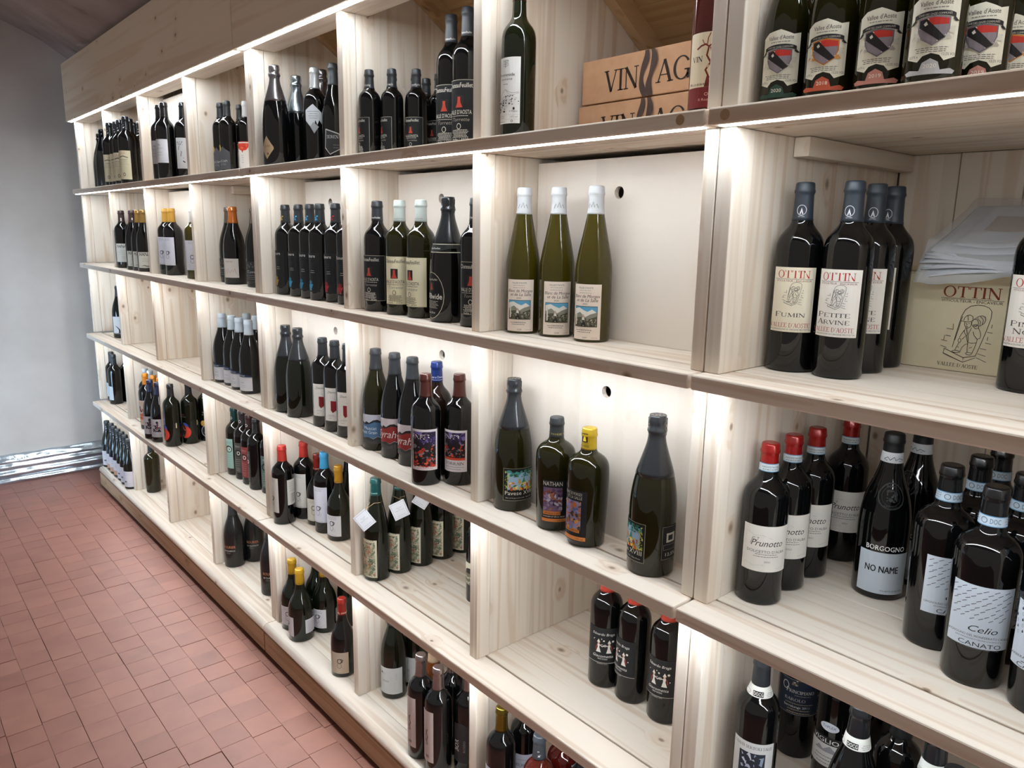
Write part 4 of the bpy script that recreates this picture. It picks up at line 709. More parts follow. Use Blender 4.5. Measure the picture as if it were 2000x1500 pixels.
 c_pay=[('r', -7, 16, 7, 34, '#2a2410'), ('p', [(-4, 18), (4, 18), (1, 32), (-2, 26)], '#e8c030'), ('t', 'PAVESE', 0, 6, 20, 4, '#3a3010')], c_payb=[('t', 'PAVESE  PAVESE  PAVESE', 0, 6, 80, 4, '#b8a860')],
 c_teal=[('t', 'petit petit', 0, 6, 40, 5, '#8ab0a8')], c_blue=[('t', 'Caves a Donnas', 0, 10, 44, 6, '#c8d0e8'), ('lines', -22, 22, 5, 7, 1, '#c8d0e8')], c_pale=[('t', 'Vuillermin', 0, 6, 18, 3, '#6a7480', .4)], c_face=[('o', 0, 14, 6, 6, 2, '#a8a49c')],
 n_doc=[('o', -12, 6.5, 4.4, 4.4, .9, '#4a5a68'), ('t', 'DOC', 2, 3, 13, 7, '#5a6874'), ('lines', 14, 30, 3, 10, 3, '#8a98a4'), ('lines', -32, -20, 3, 10, 3, '#8a98a4')],
 n_docg=[('r', -9, 1.5, 9, 12, '#26282a'), ('t', 'DOCG', 0, 3.5, 16, 6.5, '#e6e4de'), ('o', -20, 6.5, 6, 4.6, .8, '#8a8c8e'), ('lines', 13, 30, 3, 10, 3, '#9a9c9e')],
 n_num=[('t', 'AAD02741520', 0, 5.5, 30, 3, '#4a4c4e'), ('lines', -16, 16, 2, 3.4, 1, '#6a6c6e'), ('t', 'AAD02741520', 36, 5.5, 26, 3, '#4a4c4e')], n_sign=[('l', [(-16, 5), (-10, 9), (-6, 4), (0, 10), (3, 4), (8, 8), (16, 5), (10, 3), (-12, 3), (-16, 5)], .8, '#3a3c44')], n_plain=[('lines', -20, 20, 4, 8, 2, '#8a9294')],
)
# ------------------------------------------------------------------ bottles
GL = {'black': mat('black_glass', '#08090a', .045, spec=.55), 'green': mat('dark_green_glass', '#0e120a', .045, spec=.55), 'olive': mat('olive_glass', '#3d3509', .05, spec=.5),
      'olivedark': mat('dark_olive_glass', '#1d1b07', .05, spec=.5), 'leaf': mat('leaf_green_glass', '#26351a', .05, spec=.5), 'brown': mat('brown_glass', '#1d100a', .05, spec=.5), 'wine': mat('wine_red_glass', '#4a0f0b', .04, spec=.5, trans=.35),
      'rose': mat('rose_amber_glass', '#561c12', .04, spec=.5, trans=.3), 'matte': mat('satin_black_glass', '#1a1b1b', .22, spec=.5), 'amber': mat('amber_glass', '#5a2c10', .05, spec=.5), 'leafdark': mat('dark_leaf_glass', '#14180c', .05, spec=.5), 'air': mat('empty_neck_glass', '#2c2a14', .04, spec=.5)}
SHAPES = {  # (fraction of height, fraction of radius)
 'bord': [(0, .90), (.006, .97), (.016, 1), (.30, 1), (.62, 1), (.665, .985), (.70, .93), (.728, .82), (.75, .68), (.77, .55), (.79, .46), (.815, .415), (.86, .395), (.955, .375), (1, .375)],
 'cone': [(0, .84), (.006, .9), (.016, .925), (.30, .96), (.62, 1), (.665, .99), (.70, .93), (.728, .82), (.75, .66), (.765, .52), (.785, .44), (.815, .405), (.86, .385), (.955, .365), (1, .365)],
 'burg': [(0, .90), (.006, .97), (.016, 1), (.25, 1), (.42, 1), (.48, .985), (.54, .94), (.60, .86), (.66, .74), (.71, .62), (.76, .51), (.80, .445), (.85, .40), (.92, .37), (.955, .365), (1, .365)],
 'squat': [(0, .90), (.006, .97), (.016, 1), (.25, 1), (.38, 1), (.45, .97), (.52, .88), (.58, .74), (.63, .58), (.68, .46), (.73, .385), (.80, .35), (.92, .335), (1, .335)],
 'champ': [(0, .92), (.006, .97), (.016, 1), (.25, 1), (.40, 1), (.47, .98), (.54, .925), (.60, .85), (.66, .75), (.72, .62), (.78, .49), (.83, .395), (.875, .345), (.95, .31), (1, .31)],
 'flute': [(0, .93), (.006, .98), (.016, 1), (.25, 1), (.44, 1), (.49, .985), (.55, .91), (.62, .80), (.70, .66), (.78, .53), (.83, .455), (.86, .42), (.955, .40), (1, .40)],
 'jug': [(0, .80), (.006, .86), (.02, .90), (.30, .955), (.60, 1), (.665, .985), (.71, .92), (.745, .78), (.77, .60), (.785, .47), (.80, .40), (.83, .355), (.955, .335), (1, .335)]}
# kind: shape, glass, capsule (colour, mm, finish), label, label foot mm, capsule mark, neck band (print, colour, mm), description
F_, M_, S_ = 'foil', 'matt', 'satin'
KIND = dict(
 wrapchamp=('champ', 'matte', ('#15171a', 110, F_), None, 0, None, None, 'dark sparkling bottle in black foil'),
 creambord=('bord', 'black', ('#1b1d20', 62, S_), 'creambord', 18, 'c_small', None, 'black bottle with tall cream label'),
 whitebord=('bord', 'black', ('#1d1a1a', 60, S_), 'whitebord', 62, None, None, 'black bottle with square white label'),
 nzbord=('bord', 'black', ('#1b1d20', 60, S_), 'nzbord', 40, None, None, 'black bottle with handwritten white label'),
 medal=('bord', 'black', ('#2a2f30', 56, M_), 'medal', 18, None, None, 'black bottle with grey label, gold medal'),
 spritz=('bord', 'black', ('#23262a', 56, M_), 'spritz', 14, None, None, 'black-capped bottle with red goblet label'),
 spritzw=('bord', 'black', ('#d9d4d2', 56, M_), 'spritz', 14, None, None, 'white-capped bottle with red goblet label'),
 goldchamp=('champ', 'black', ('#8f8a8c', 108, F_), 'goldchamp', 22, None, None, 'sparkling bottle with gold diamond label'),
 silverchamp=('champ', 'black', ('#9aa3ab', 118, F_), None, 0, None, None, 'sparkling bottle with tall silver foil'),
 silverlab=('bord', 'black', ('#d0d2d3', 62, S_), 'silverlab', 96, None, None, 'white-capped bottle with jagged silver label'),
 hexlab=('burg', 'black', ('#34383c', 64, M_), 'hexlab', 34, None, None, 'black bottle with dark six-sided label'),
 brownlab=('bord', 'black', ('#1b1d20', 62, M_), 'brownlab', 92, None, None, 'black bottle with brown pictured label'),
 feuhalf=('bord', 'black', ('#303338', 48, M_), 'feublack', 10, 'c_feu', None, 'half bottle with black tower label'),
 feutall=('bord', 'black', ('#3a3d42', 66, M_), 'feublack', 22, 'c_feu', None, 'tall black bottle with black tower label'),
 promenade=('bord', 'leafdark', ('#5a2c24', 32, S_), 'promenade', 30, None, None, 'tall green-necked bottle with white sketch label'),
 rosevine=('bord', 'rose', ('#6a2c20', 50, S_), 'rosevine', 15, None, None, 'rose bottle with cream vine label'),
 vallee=('burg', 'olivedark', ('#20242a', 44, S_), 'va', 26, None, None, 'half bottle with cream crest label'),
 hanbord=('bord', 'black', ('#4a3230', 60, M_), 'hanan', 30, 'c_fig', None, 'brown-capped straight bottle with white label'),
 hanburg=('burg', 'black', ('#4a3230', 60, M_), 'hananlow', 18, 'c_fig', None, 'brown-capped sloping bottle with white label'),
 hanochre=('burg', 'black', ('#a8803c', 60, S_), 'hananlow', 18, None, None, 'ochre-capped sloping bottle with white label'),
 dropyellow=('bord', 'black', ('#e0a83c', 60, M_), 'drop', 44, None, None, 'yellow-capped black bottle with tall white label'),
 dropwhite=('bord', 'olive', ('#e6e6e4', 60, M_), 'drop', 36, None, None, 'olive bottle with tall white ring label'),
 orangeburg=('burg', 'black', ('#d8762a', 62, S_), 'orangeburg', 26, None, None, 'orange-capped bottle with pale sketch label'),
 greyburg=('burg', 'black', ('#6a5a50', 62, S_), 'greyburg', 22, None, None, 'grey-capped bottle with charcoal sketch label'),
 glovetan=('bord', 'black', ('#26292c', 58, M_), 'glovetan', 26, 'c_glovetan', None, 'slim black bottle with tan hand print'),
 gloveblue=('bord', 'black', ('#26292c', 58, M_), 'gloveblue', 26, 'c_gloveblue', None, 'slim black bottle with blue hand print'),
 glovered=('bord', 'black', ('#26292c', 58, M_), 'glovered', 26, 'c_glovered', None, 'slim black bottle with red hand print'),
 feublack=('bord', 'black', ('#2b2e33', 52, M_), 'feublack', 28, 'c_feu', None, 'black bottle with black tower label'),
 feucream=('bord', 'olivedark', ('#d3dcd5', 54, M_), 'feucream', 28, 'c_feud', None, 'white-capped olive bottle with cream label'),
 wide=('champ', 'black', ('#26292d', 112, S_), 'wide', 12, None, None, 'black sparkling bottle with oval black label'),
 morgex=('flute', 'olive', ('#eef0f2', 56, M_), 'morgex', 5, 'c_mor', None, 'white-capped olive flute with mountain label'),
 fumin=('bord', 'black', ('#303a44', 60, M_), 'fumin', 66, 'c_ott', None, 'black bottle with cream red-titled label'),
 petite=('bord', 'black', ('#303a44', 62, M_), 'petite', 66, 'c_ott', None, 'black bottle with white red-titled label'),
 pinot=('bord', 'black', ('#303a44', 62, M_), 'pinot', 66, 'c_ott', None, 'black bottle with red-titled label cut by frame'),
 curvewhite=('burg', 'black', ('#1b1d20', 60, M_), 'curve', 24, None, None, 'black bottle with black-and-white curved label'),
 palecap=('burg', 'black', ('#c2ccd4', 56, M_), 'palecap', 12, 'c_pale', None, 'pale-blue-capped bottle with white and navy label'),
 plainchamp=('champ', 'green', ('#33363a', 108, S_), None, 0, None, None, 'plain black sparkling bottle'),
 redtri=('bord', 'black', ('#2c2f33', 56, M_), 'redtri', 36, None, None, 'bottle with red wedge on white label'),
 muscat=('burg', 'olivedark', ('#34373b', 60, M_), 'muscat', 22, None, None, 'dark bottle with blue hills label'),
 syrah=('burg', 'black', ('#34373b', 60, M_), 'syrah', 30, None, None, 'dark bottle with red hills label'),
 enfer=('bord', 'black', ('#5a2a24', 58, S_), 'enfer', 40, None, None, 'maroon-capped bottle with red and violet painting'),
 enferwhite=('bord', 'black', ('#5a2a24', 58, S_), 'enferwhite', 36, None, None, 'maroon-capped bottle with painting over white strip'),
 bluecap=('bord', 'brown', ('#24408c', 52, S_), None, 0, 'c_blue', None, 'blue-capped brown bottle'),
 pavese=('champ', 'olivedark', ('#33363a', 112, S_), 'pavese', 26, None, None, 'green sparkling bottle with garden scene label'),
 jugblack=('jug', 'olivedark', ('#303336', 43, M_), 'jugblack', 22, 'c_payb', None, 'black-capped stout bottle with violet picture label'),
 jugyellow=('jug', 'olivedark', ('#e8c02a', 44, S_), 'jugyellow', 14, 'c_pay', None, 'yellow-capped stout bottle with orange picture label'),
 prunotto=('bord', 'black', ('#b81f1c', 36, S_), 'prunotto', 62, None, ('n_num', '#c6cfd2', 13), 'red-capped bottle with white script label'),
 noname=('burg', 'black', ('#202224', 34, M_), 'noname', 12, None, ('n_sign', '#d9dce0', 18), 'black embossed bottle with plain pale label'),
 rain=('cone', 'black', ('#17181a', 42, S_), 'rain', 62, None, ('n_doc', '#bccbd8', 14), 'broad bottle with slanting dash label'),
 drops=('cone', 'black', ('#17181a', 42, S_), 'drops', 62, None, ('n_doc', '#bccbd8', 14), 'broad bottle with raindrop label'),
 plainsilver=('bord', 'black', ('#232629', 60, M_), 'silverside', 26, None, None, 'black bottle with silver side label'),
 plainblack=('bord', 'black', ('#1d1f22', 60, M_), None, 0, None, None, 'plain black bottle'),
 whitecapart=('bord', 'black', ('#c3ccd3', 56, M_), 'whitecapart', 30, None, None, 'white-capped bottle with grey label'),
 orangeart=('bord', 'black', ('#e08a1e', 56, M_), 'orangeart', 22, None, None, 'orange-capped bottle with abstract figure label'),
 navyburg=('burg', 'black', ('#2a2c4a', 62, S_), 'navyburg', 26, None, None, 'navy-capped sloping bottle with grey label'),
 redblue=('bord', 'green', ('#23262a', 60, S_), 'redblue', 28, None, None, 'dark bottle with red and blue discs'),
 redyellow=('bord', 'green', ('#23262a', 60, S_), 'redyellow', 28, None, None, 'dark bottle with yellow and grey discs'),
 faceteal=('bord', 'green', ('#1f4a4a', 58, S_), 'faceteal', 30, 'c_face', None, 'teal-capped bottle with pale green label'),
 facegrey=('bord', 'black', ('#3a3438', 58, S_), 'facegrey', 30, 'c_face', None, 'grey-capped bottle with brown-grey label'),
 facered=('bord', 'black', ('#4a2c30', 58, S_), 'facered', 30, 'c_face', None, 'maroon-capped bottle with dull red label'),
 facedark=('bord', 'black', ('#2c2e30', 62, S_), 'facedark', 30, None, None, 'black-capped bottle with dark narrow label'),
 facegreen=('bord', 'black', ('#2c2e30', 62, S_), 'facegreen', 26, None, None, 'bottle with grey-green label behind upright'),
 redcap=('bord', 'black', ('#c8352a', 56, M_), 'tallface', 44, None, None, 'red-capped tall bottle with narrow cream label'),
 dredburg=('squat', 'black', ('#9c2a20', 58, S_), 'burgface', 18, 'c_caver', None, 'dark-red-capped squat bottle with cream label'),
 blueface=('bord', 'black', ('#3fa3d4', 56, M_), 'whiteface', 40, None, None, 'sky-blue-capped bottle with tall white label'),
 yellowburg=('squat', 'green', ('#d89c26', 58, S_), 'yburgface', 18, 'c_cave', None, 'yellow-capped squat bottle with white label'),
 darkburg=('burg', 'green', ('#1b1d20', 60, S_), None, 0, None, None, 'dark green sloping bottle'),
 botanic=('flute', 'green', ('#1f5a58', 52, S_), 'botanic', 12, 'c_teal', None, 'teal-capped bottle with floral label'),
 olivelab=('bord', 'black', ('#1b1d20', 60, M_), 'olivelab', 28, None, None, 'bottle with olive banded label behind upright'),
 dancers=('bord', 'black', ('#d84a38', 62, M_), 'dancers', 62, None, None, 'coral-capped bottle with dancing pair label'),
 conti=('bord', 'black', ('#2c3034', 54, M_), 'conti', 46, None, ('n_docg', '#d9d8d0', 18), 'black bottle with blue ribbon picture label'),
 princ=('bord', 'black', ('#1b1d20', 54, M_), 'princ', 96, None, None, 'black bottle with navy label'),
 montal=('bord', 'black', ('#1b1d20', 54, M_), 'montal', 110, None, None, 'black bottle with grey lettered label'),
 viglione=('bord', 'black', ('#1b1d20', 40, M_), 'viglione', 62, None, ('n_plain', '#cfd6d6', 20), 'black bottle with small white oval badge'),
 docg=('burg', 'black', ('#222427', 52, S_), 'paperburg', 20, None, ('n_docg', '#d9d8d0', 20), 'black bottle with white seal band'),
 bigdark=('bord', 'black', ('#1b1d20', 60, M_), None, 0, None, None, 'large plain black bottle'),
 whiteburg=('burg', 'green', ('#202427', 58, M_), 'paperburg', 14, 'c_small', None, 'black sloping bottle with white label'),
 peachburg=('burg', 'black', ('#202427', 58, M_), 'peach', 14, 'c_small', None, 'black sloping bottle with peach-footed label'),
 oliveplain=('cone', 'olivedark', ('#202427', 56, M_), 'vertical', 60, None, None, 'dark olive bottle with upright lettering'),
 oliveback=('cone', 'black', ('#202427', 56, M_), None, 0, None, None, 'dark bottle behind the olive bottle'),
 orangetext=('burg', 'matte', ('#2a2c2e', 62, M_), 'orangetext', 26, None, None, 'satin black bottle with orange lettering'),
 yellowmag=('squat', 'green', ('#d8a624', 56, S_), 'yburgface', 20, 'c_cave', None, 'yellow-capped broad bottle with white label'),
 redburg=('squat', 'black', ('#a82a1e', 56, S_), 'redburgface', 14, 'c_arn', None, 'red-capped broad bottle with beige label'),
 birdburg=('burg', 'green', ('#26282a', 60, M_), 'bird', 18, None, None, 'dark sloping bottle with grey-white bird label'),
 silvertall=('bord', 'black', ('#9c8c88', 62, F_), 'silvertall', 36, None, None, 'silver-capped bottle with narrow pink label'),
 blacklab=('bord', 'black', ('#9c8c88', 62, F_), 'blacklab', 40, None, None, 'silver-capped bottle with black upright label'),
 amberburg=('burg', 'amber', ('#c8a888', 56, S_), None, 0, None, None, 'amber sloping bottle'),
 goldeur=('bord', 'black', ('#84712c', 60, F_), 'eur', 58, None, None, 'gold-capped bottle with pale lilac label'),
 blackeur=('bord', 'black', ('#202224', 60, M_), 'eur', 62, None, None, 'black-capped bottle with pale lilac label'),
 greyrose=('bord', 'rose', ('#3c4248', 58, M_), None, 0, 'c_small', None, 'grey-capped rose bottle'),
 redglass=('bord', 'wine', ('#5a1a14', 40, S_), 'paperburg', 20, None, None, 'clear red wine bottle'),
 bandburg=('burg', 'black', ('#222427', 50, S_), 'paperburg', 20, None, ('n_plain', '#d6d8d2', 22), 'black bottle with plain white neck band'))
# kind, row, bay, x, y, where the label ends across the visible half
BOTTLES=[
('wrapchamp',0,0,-4.086,0.133,0), ('wrapchamp',0,0,-3.845,0.090,0), ('creambord',0,1,-3.518,0.047,0.35),
('creambord',0,1,-3.440,0.058,0.35), ('creambord',0,1,-3.361,0.054,0.35), ('creambord',0,1,-3.216,0.042,0.3),
('creambord',0,1,-3.286,0.079,0.4), ('creambord',0,1,-3.417,0.134,0.4), ('creambord',0,1,-3.338,0.138,0.4),
('whitebord',0,2,-2.732,0.047,0.2), ('whitebord',0,2,-2.653,0.042,0.15), ('nzbord',0,2,-2.599,0.098,0.3),
('medal',0,3,-2.242,0.116,0.1), ('medal',0,3,-2.175,0.115,0.1), ('spritz',0,3,-2.230,0.185,0.4),
('spritzw',0,3,-2.132,0.167,0.4), ('goldchamp',0,4,-1.666,0.074,-0.25), ('silverchamp',0,4,-1.696,0.160,0.1),
('goldchamp',0,4,-1.619,0.211,-0.1), ('silverchamp',0,4,-1.696,0.260,0.1), ('silverlab',0,4,-1.557,0.154,0.5),
('hexlab',0,4,-1.481,0.177,0.5), ('brownlab',0,4,-1.531,0.238,0.6), ('feuhalf',0,5,-1.130,0.094,0.3),
('feuhalf',0,5,-1.077,0.130,0.3), ('feuhalf',0,5,-1.131,0.165,0.3), ('feuhalf',0,5,-1.087,0.211,0.3),
('feuhalf',0,5,-1.033,0.177,0.8), ('feuhalf',0,5,-1.118,0.267,0.3), ('feuhalf',0,5,-1.039,0.254,0.7),
('feutall',0,5,-0.891,0.185,0.7), ('feutall',0,5,-0.812,0.175,0.65), ('promenade',0,6,-0.533,0.092,0.27),
('rosevine',0,6,-0.071,0.111,0.75), ('vallee',0,7,0.068,0.096,0.57), ('vallee',0,7,0.141,0.089,0.62),
('vallee',0,7,0.214,0.089,0.66), ('vallee',0,7,0.285,0.074,0.74), ('vallee',0,7,0.075,0.170,0.8),
('vallee',0,7,0.075,0.250,0.8), ('vallee',0,7,0.150,0.170,0.8), ('vallee',0,7,0.225,0.161,0.8),
('vallee',0,7,0.235,0.235,0.8), ('vallee',0,7,0.245,0.310,0.8), ('vallee',0,7,0.310,0.155,0.8),
('vallee',0,7,0.320,0.240,0.8), ('hanbord',1,1,-3.580,0.083,0.75), ('hanbord',1,1,-3.507,0.113,0.75),
('hanburg',1,1,-3.372,0.080,0.8), ('hanochre',1,1,-3.287,0.084,0.8), ('hanochre',1,1,-3.195,0.083,0.8),
('dropyellow',1,2,-2.955,0.110,0.1), ('dropyellow',1,2,-2.872,0.110,0.1), ('dropwhite',1,2,-2.595,0.110,0.5),
('greyburg',1,3,-2.333,0.159,0), ('orangeburg',1,3,-2.220,0.132,0.3), ('greyburg',1,3,-2.369,0.277,0.3),
('greyburg',1,3,-2.036,0.146,0.3), ('glovetan',1,4,-1.698,0.106,-0.05), ('gloveblue',1,4,-1.614,0.112,0.05),
('gloveblue',1,4,-1.532,0.111,0.05), ('gloveblue',1,4,-1.454,0.105,0.05), ('glovered',1,4,-1.377,0.117,0.1),
('glovered',1,4,-1.299,0.115,0.3), ('feublack',1,5,-1.092,0.088,0.5), ('feucream',1,5,-0.987,0.091,0.72),
('feucream',1,5,-0.900,0.098,0.35), ('wide',1,5,-0.791,0.102,-0.2), ('feublack',1,5,-0.680,0.100,0.8),
('morgex',1,6,-0.539,0.121,0.62), ('morgex',1,6,-0.456,0.144,0.78), ('morgex',1,6,-0.358,0.153,0.45),
('fumin',1,7,0.071,0.181,0.72), ('petite',1,7,0.150,0.186,0.6), ('petite',1,7,0.147,0.270,0.7),
('petite',1,7,0.142,0.352,0.35), ('pinot',1,7,0.380,0.307,0.7), ('curvewhite',2,0,-3.915,0.119,0.5),
('palecap',2,3,-2.359,0.119,0.1), ('palecap',2,3,-2.272,0.126,0.1), ('palecap',2,3,-2.180,0.119,0.1),
('palecap',2,3,-2.087,0.118,0.1), ('palecap',2,3,-2.314,0.203,0.1), ('palecap',2,3,-2.224,0.204,0.1),
('plainchamp',2,4,-1.731,0.104,0), ('plainchamp',2,4,-1.638,0.104,0), ('redtri',2,4,-1.475,0.110,0.7),
('redtri',2,4,-1.395,0.110,0.7), ('redtri',2,4,-1.315,0.110,0.7), ('muscat',2,5,-1.146,0.107,0.6),
('syrah',2,5,-1.046,0.107,0.5), ('syrah',2,5,-0.958,0.107,0.4), ('enfer',2,5,-0.806,0.045,0.72),
('bluecap',2,5,-0.852,0.111,0.5), ('enferwhite',2,5,-0.754,0.110,0.5), ('pavese',2,6,-0.542,0.104,0.97),
('jugblack',2,6,-0.395,0.097,0.55), ('jugyellow',2,6,-0.291,0.087,0), ('pavese',2,6,-0.125,0.089,-0.25),
('prunotto',2,7,0.068,0.150,0.97), ('prunotto',2,7,0.066,0.232,0.95), ('prunotto',2,7,0.067,0.314,0.93),
('prunotto',2,7,0.075,0.434,0.93), ('noname',2,7,0.193,0.338,0.92), ('noname',2,7,0.204,0.437,0.4),
('rain',2,7,0.322,0.234,1), ('rain',2,7,0.400,0.174,0.88), ('drops',2,7,0.490,0.164,0.7),
('rain',2,7,0.334,0.324,0.9), ('rain',2,7,0.336,0.414,0.9), ('rain',2,7,0.410,0.276,0.9),
('plainsilver',3,0,-4.170,0.113,-0.3), ('plainsilver',3,0,-4.060,0.098,-0.4), ('plainblack',3,0,-4.088,0.171,0),
('whitecapart',3,1,-3.519,0.121,0.5), ('whitecapart',3,1,-3.441,0.123,0.5), ('orangeart',3,1,-3.374,0.080,0.6),
('orangeart',3,1,-3.297,0.098,0.6), ('orangeart',3,1,-3.219,0.106,0.6), ('navyburg',3,1,-3.167,0.044,0.5),
('navyburg',3,1,-3.085,0.055,0.5), ('redblue',3,2,-2.968,0.078,-0.4), ('redblue',3,2,-2.966,0.159,0.05),
('redyellow',3,2,-2.969,0.240,0.5), ('faceteal',3,3,-2.373,0.150,-0.3), ('facegrey',3,3,-2.295,0.154,-0.2),
('facered',3,3,-2.217,0.152,-0.3), ('facedark',3,3,-2.139,0.148,-0.75), ('facegreen',3,3,-2.064,0.167,0),
('redcap',3,4,-1.737,0.074,-0.45), ('redcap',3,4,-1.737,0.155,0.1), ('dredburg',3,4,-1.653,0.166,0.3),
('blueface',3,4,-1.572,0.151,0.15), ('yellowburg',3,4,-1.486,0.158,0.1), ('redcap',3,3,-1.978,0.340,0),
('darkburg',3,4,-1.540,0.227,0), ('botanic',3,5,-1.150,0.101,0), ('botanic',3,5,-1.150,0.181,0),
('botanic',3,5,-1.150,0.261,-0.05), ('botanic',3,5,-1.150,0.341,0.1), ('botanic',3,5,-1.148,0.422,0.1),
('olivelab',3,5,-0.845,0.249,0.3), ('dancers',3,6,-0.349,0.231,0.8), ('dancers',3,6,-0.269,0.234,0.15),
('dancers',3,6,-0.176,0.233,0.6), ('conti',3,7,0.091,0.146,0.8), ('princ',3,7,0.062,0.354,0.9),
('montal',3,7,0.061,0.534,0.95), ('viglione',3,7,0.165,0.306,0.8), ('docg',3,7,0.266,0.146,0.6),
('bigdark',3,7,0.183,0.496,0), ('bandburg',3,7,0.372,0.172,0.6), ('docg',3,7,0.422,0.101,0.6),
('plainblack',3,7,0.304,0.220,0), ('bandburg',3,7,0.458,0.186,0.6), ('whiteburg',4,0,-4.185,0.060,0.6),
('peachburg',4,0,-4.104,0.065,0.5), ('peachburg',4,0,-4.023,0.061,0.5), ('peachburg',4,0,-3.942,0.061,0.5),
('whiteburg',4,0,-3.861,0.061,0.4), ('whiteburg',4,0,-3.780,0.058,0.4), ('whiteburg',4,0,-3.687,0.053,0.4),
('oliveplain',4,1,-3.553,0.127,1), ('oliveback',4,0,-3.685,0.210,0), ('orangetext',4,3,-2.368,0.118,0.1),
('orangetext',4,3,-2.368,0.207,0.4), ('orangetext',4,3,-2.026,0.135,0.4), ('yellowmag',4,4,-1.728,0.089,0.2),
('yellowmag',4,4,-1.635,0.074,-0.6), ('yellowmag',4,4,-1.730,0.183,0.2), ('yellowmag',4,4,-1.638,0.167,0.1),
('darkburg',4,4,-1.620,0.255,0), ('redburg',4,4,-1.346,0.083,0.4), ('birdburg',4,5,-1.141,0.149,0.6),
('birdburg',4,5,-1.145,0.235,0.5), ('silvertall',4,5,-0.856,0.058,-0.4), ('silvertall',4,5,-0.776,0.059,-0.35),
('silvertall',4,5,-0.814,0.135,-0.5), ('blacklab',4,5,-0.721,0.117,0.2), ('amberburg',4,5,-0.897,0.129,0),
('goldeur',4,6,-0.538,0.079,0.6), ('blackeur',4,6,-0.540,0.159,0.6), ('greyrose',4,6,-0.408,0.084,0.3),
('redglass',4,6,-0.409,0.171,0.3), ('blackeur',4,6,-0.326,0.149,0.6)]
VFRONT = 34
RH = dict(wrapchamp=(0.042, 0.3), creambord=(0.037, 0.3), whitebord=(0.037, 0.3), nzbord=(0.036, 0.3), medal=(0.031, 0.262), spritz=(0.031, 0.262), spritzw=(0.031, 0.262), goldchamp=(0.043, 0.305), silverchamp=(0.043, 0.29), silverlab=(0.036, 0.295), hexlab=(0.037, 0.3), brownlab=(0.037, 0.3), feuhalf=(0.0295, 0.222), feutall=(0.037, 0.328), promenade=(0.0355, 0.3), rosevine=(0.0375, 0.3), vallee=(0.034, 0.245), hanbord=(0.037, 0.288), hanburg=(0.04, 0.288), hanochre=(0.04, 0.288), dropyellow=(0.038, 0.292), dropwhite=(0.038, 0.292), orangeburg=(0.041, 0.292), greyburg=(0.041, 0.292), glovetan=(0.0365, 0.291), gloveblue=(0.0365, 0.291), glovered=(0.0365, 0.291), feublack=(0.037, 0.292), feucream=(0.037, 0.292), wide=(0.044, 0.296), morgex=(0.0375, 0.311), fumin=(0.0375, 0.304), petite=(0.0375, 0.304), pinot=(0.0375, 0.304), curvewhite=(0.04, 0.29), palecap=(0.041, 0.278), plainchamp=(0.044, 0.297), redtri=(0.0375, 0.284), muscat=(0.041, 0.291), syrah=(0.041, 0.292), enfer=(0.0375, 0.278), enferwhite=(0.0375, 0.278), bluecap=(0.0375, 0.295), pavese=(0.044, 0.3), jugblack=(0.043, 0.242), jugyellow=(0.043, 0.242), prunotto=(0.0385, 0.281), noname=(0.043, 0.294), rain=(0.0425, 0.289), drops=(0.0425, 0.289), plainsilver=(0.0365, 0.29), plainblack=(0.0365, 0.29), whitecapart=(0.037, 0.285), orangeart=(0.037, 0.285), navyburg=(0.039, 0.29), redblue=(0.038, 0.298), redyellow=(0.038, 0.298), faceteal=(0.0365, 0.287), facegrey=(0.0365, 0.287), facered=(0.0365, 0.287), facedark=(0.0365, 0.287), facegreen=(0.0365, 0.287), redcap=(0.038, 0.281), dredburg=(0.041, 0.254), blueface=(0.037, 0.281), yellowburg=(0.041, 0.254), darkburg=(0.041, 0.27), botanic=(0.0375, 0.312), olivelab=(0.036, 0.29), dancers=(0.0375, 0.29), conti=(0.038, 0.3), princ=(0.0385, 0.3), montal=(0.0375, 0.3), viglione=(0.0385, 0.295), docg=(0.041, 0.296), bigdark=(0.05, 0.32), whiteburg=(0.038, 0.281), peachburg=(0.038, 0.281), oliveplain=(0.0395, 0.285), oliveback=(0.036, 0.28), orangetext=(0.042, 0.29), yellowmag=(0.044, 0.26), redburg=(0.04, 0.262), birdburg=(0.041, 0.295), silvertall=(0.0375, 0.3), blacklab=(0.0375, 0.3), amberburg=(0.04, 0.29), goldeur=(0.0375, 0.3), blackeur=(0.0375, 0.3), greyrose=(0.0375, 0.295), redglass=(0.043, 0.29), bandburg=(0.041, 0.296))
VA = ['va', 'vb', 'vc', 'vd']
def need_text():
    s = set()
    for els in D.values():
        for e in els:
            if e[0] == 't': s.add(e[1])
    s |= {'ChateauFeuillet'}
    return s
prebake(need_text())
def smooth_profile(pts, h, R):
    """monotone cubic through the control points"""
    Z = [a*h for a, b in pts]; Q = [b*R for a, b in pts]; n = len(Z)
    dz = [Z[i+1]-Z[i] for i in range(n-1)]; s = [(Q[i+1]-Q[i])/dz[i] for i in range(n-1)]
    m_ = [s[0]]+[0 if s[i-1]*s[i] <= 0 else (lambda w1, w2: (w1+w2)/(w1/s[i-1]+w2/s[i]))(2*dz[i]+dz[i-1], dz[i]+2*dz[i-1]) for i in range(1, n-1)]+[s[-1]]
    out = []
    for i in range(n-1):
        k = 4 if i >= 3 and abs(Q[i]-Q[i+1]) > .0002 else 1
        for q in range(k):
            t = q/k; h00 = 2*t**3-3*t*t+1; h10 = t**3-2*t*t+t; h01 = -2*t**3+3*t*t; h11 = t**3-t*t
            out.append((Z[i]+dz[i]*t, h00*Q[i]+h10*dz[i]*m_[i]+h01*Q[i+1]+h11*dz[i]*m_[i+1]))
    out.append((Z[-1], Q[-1])); return out
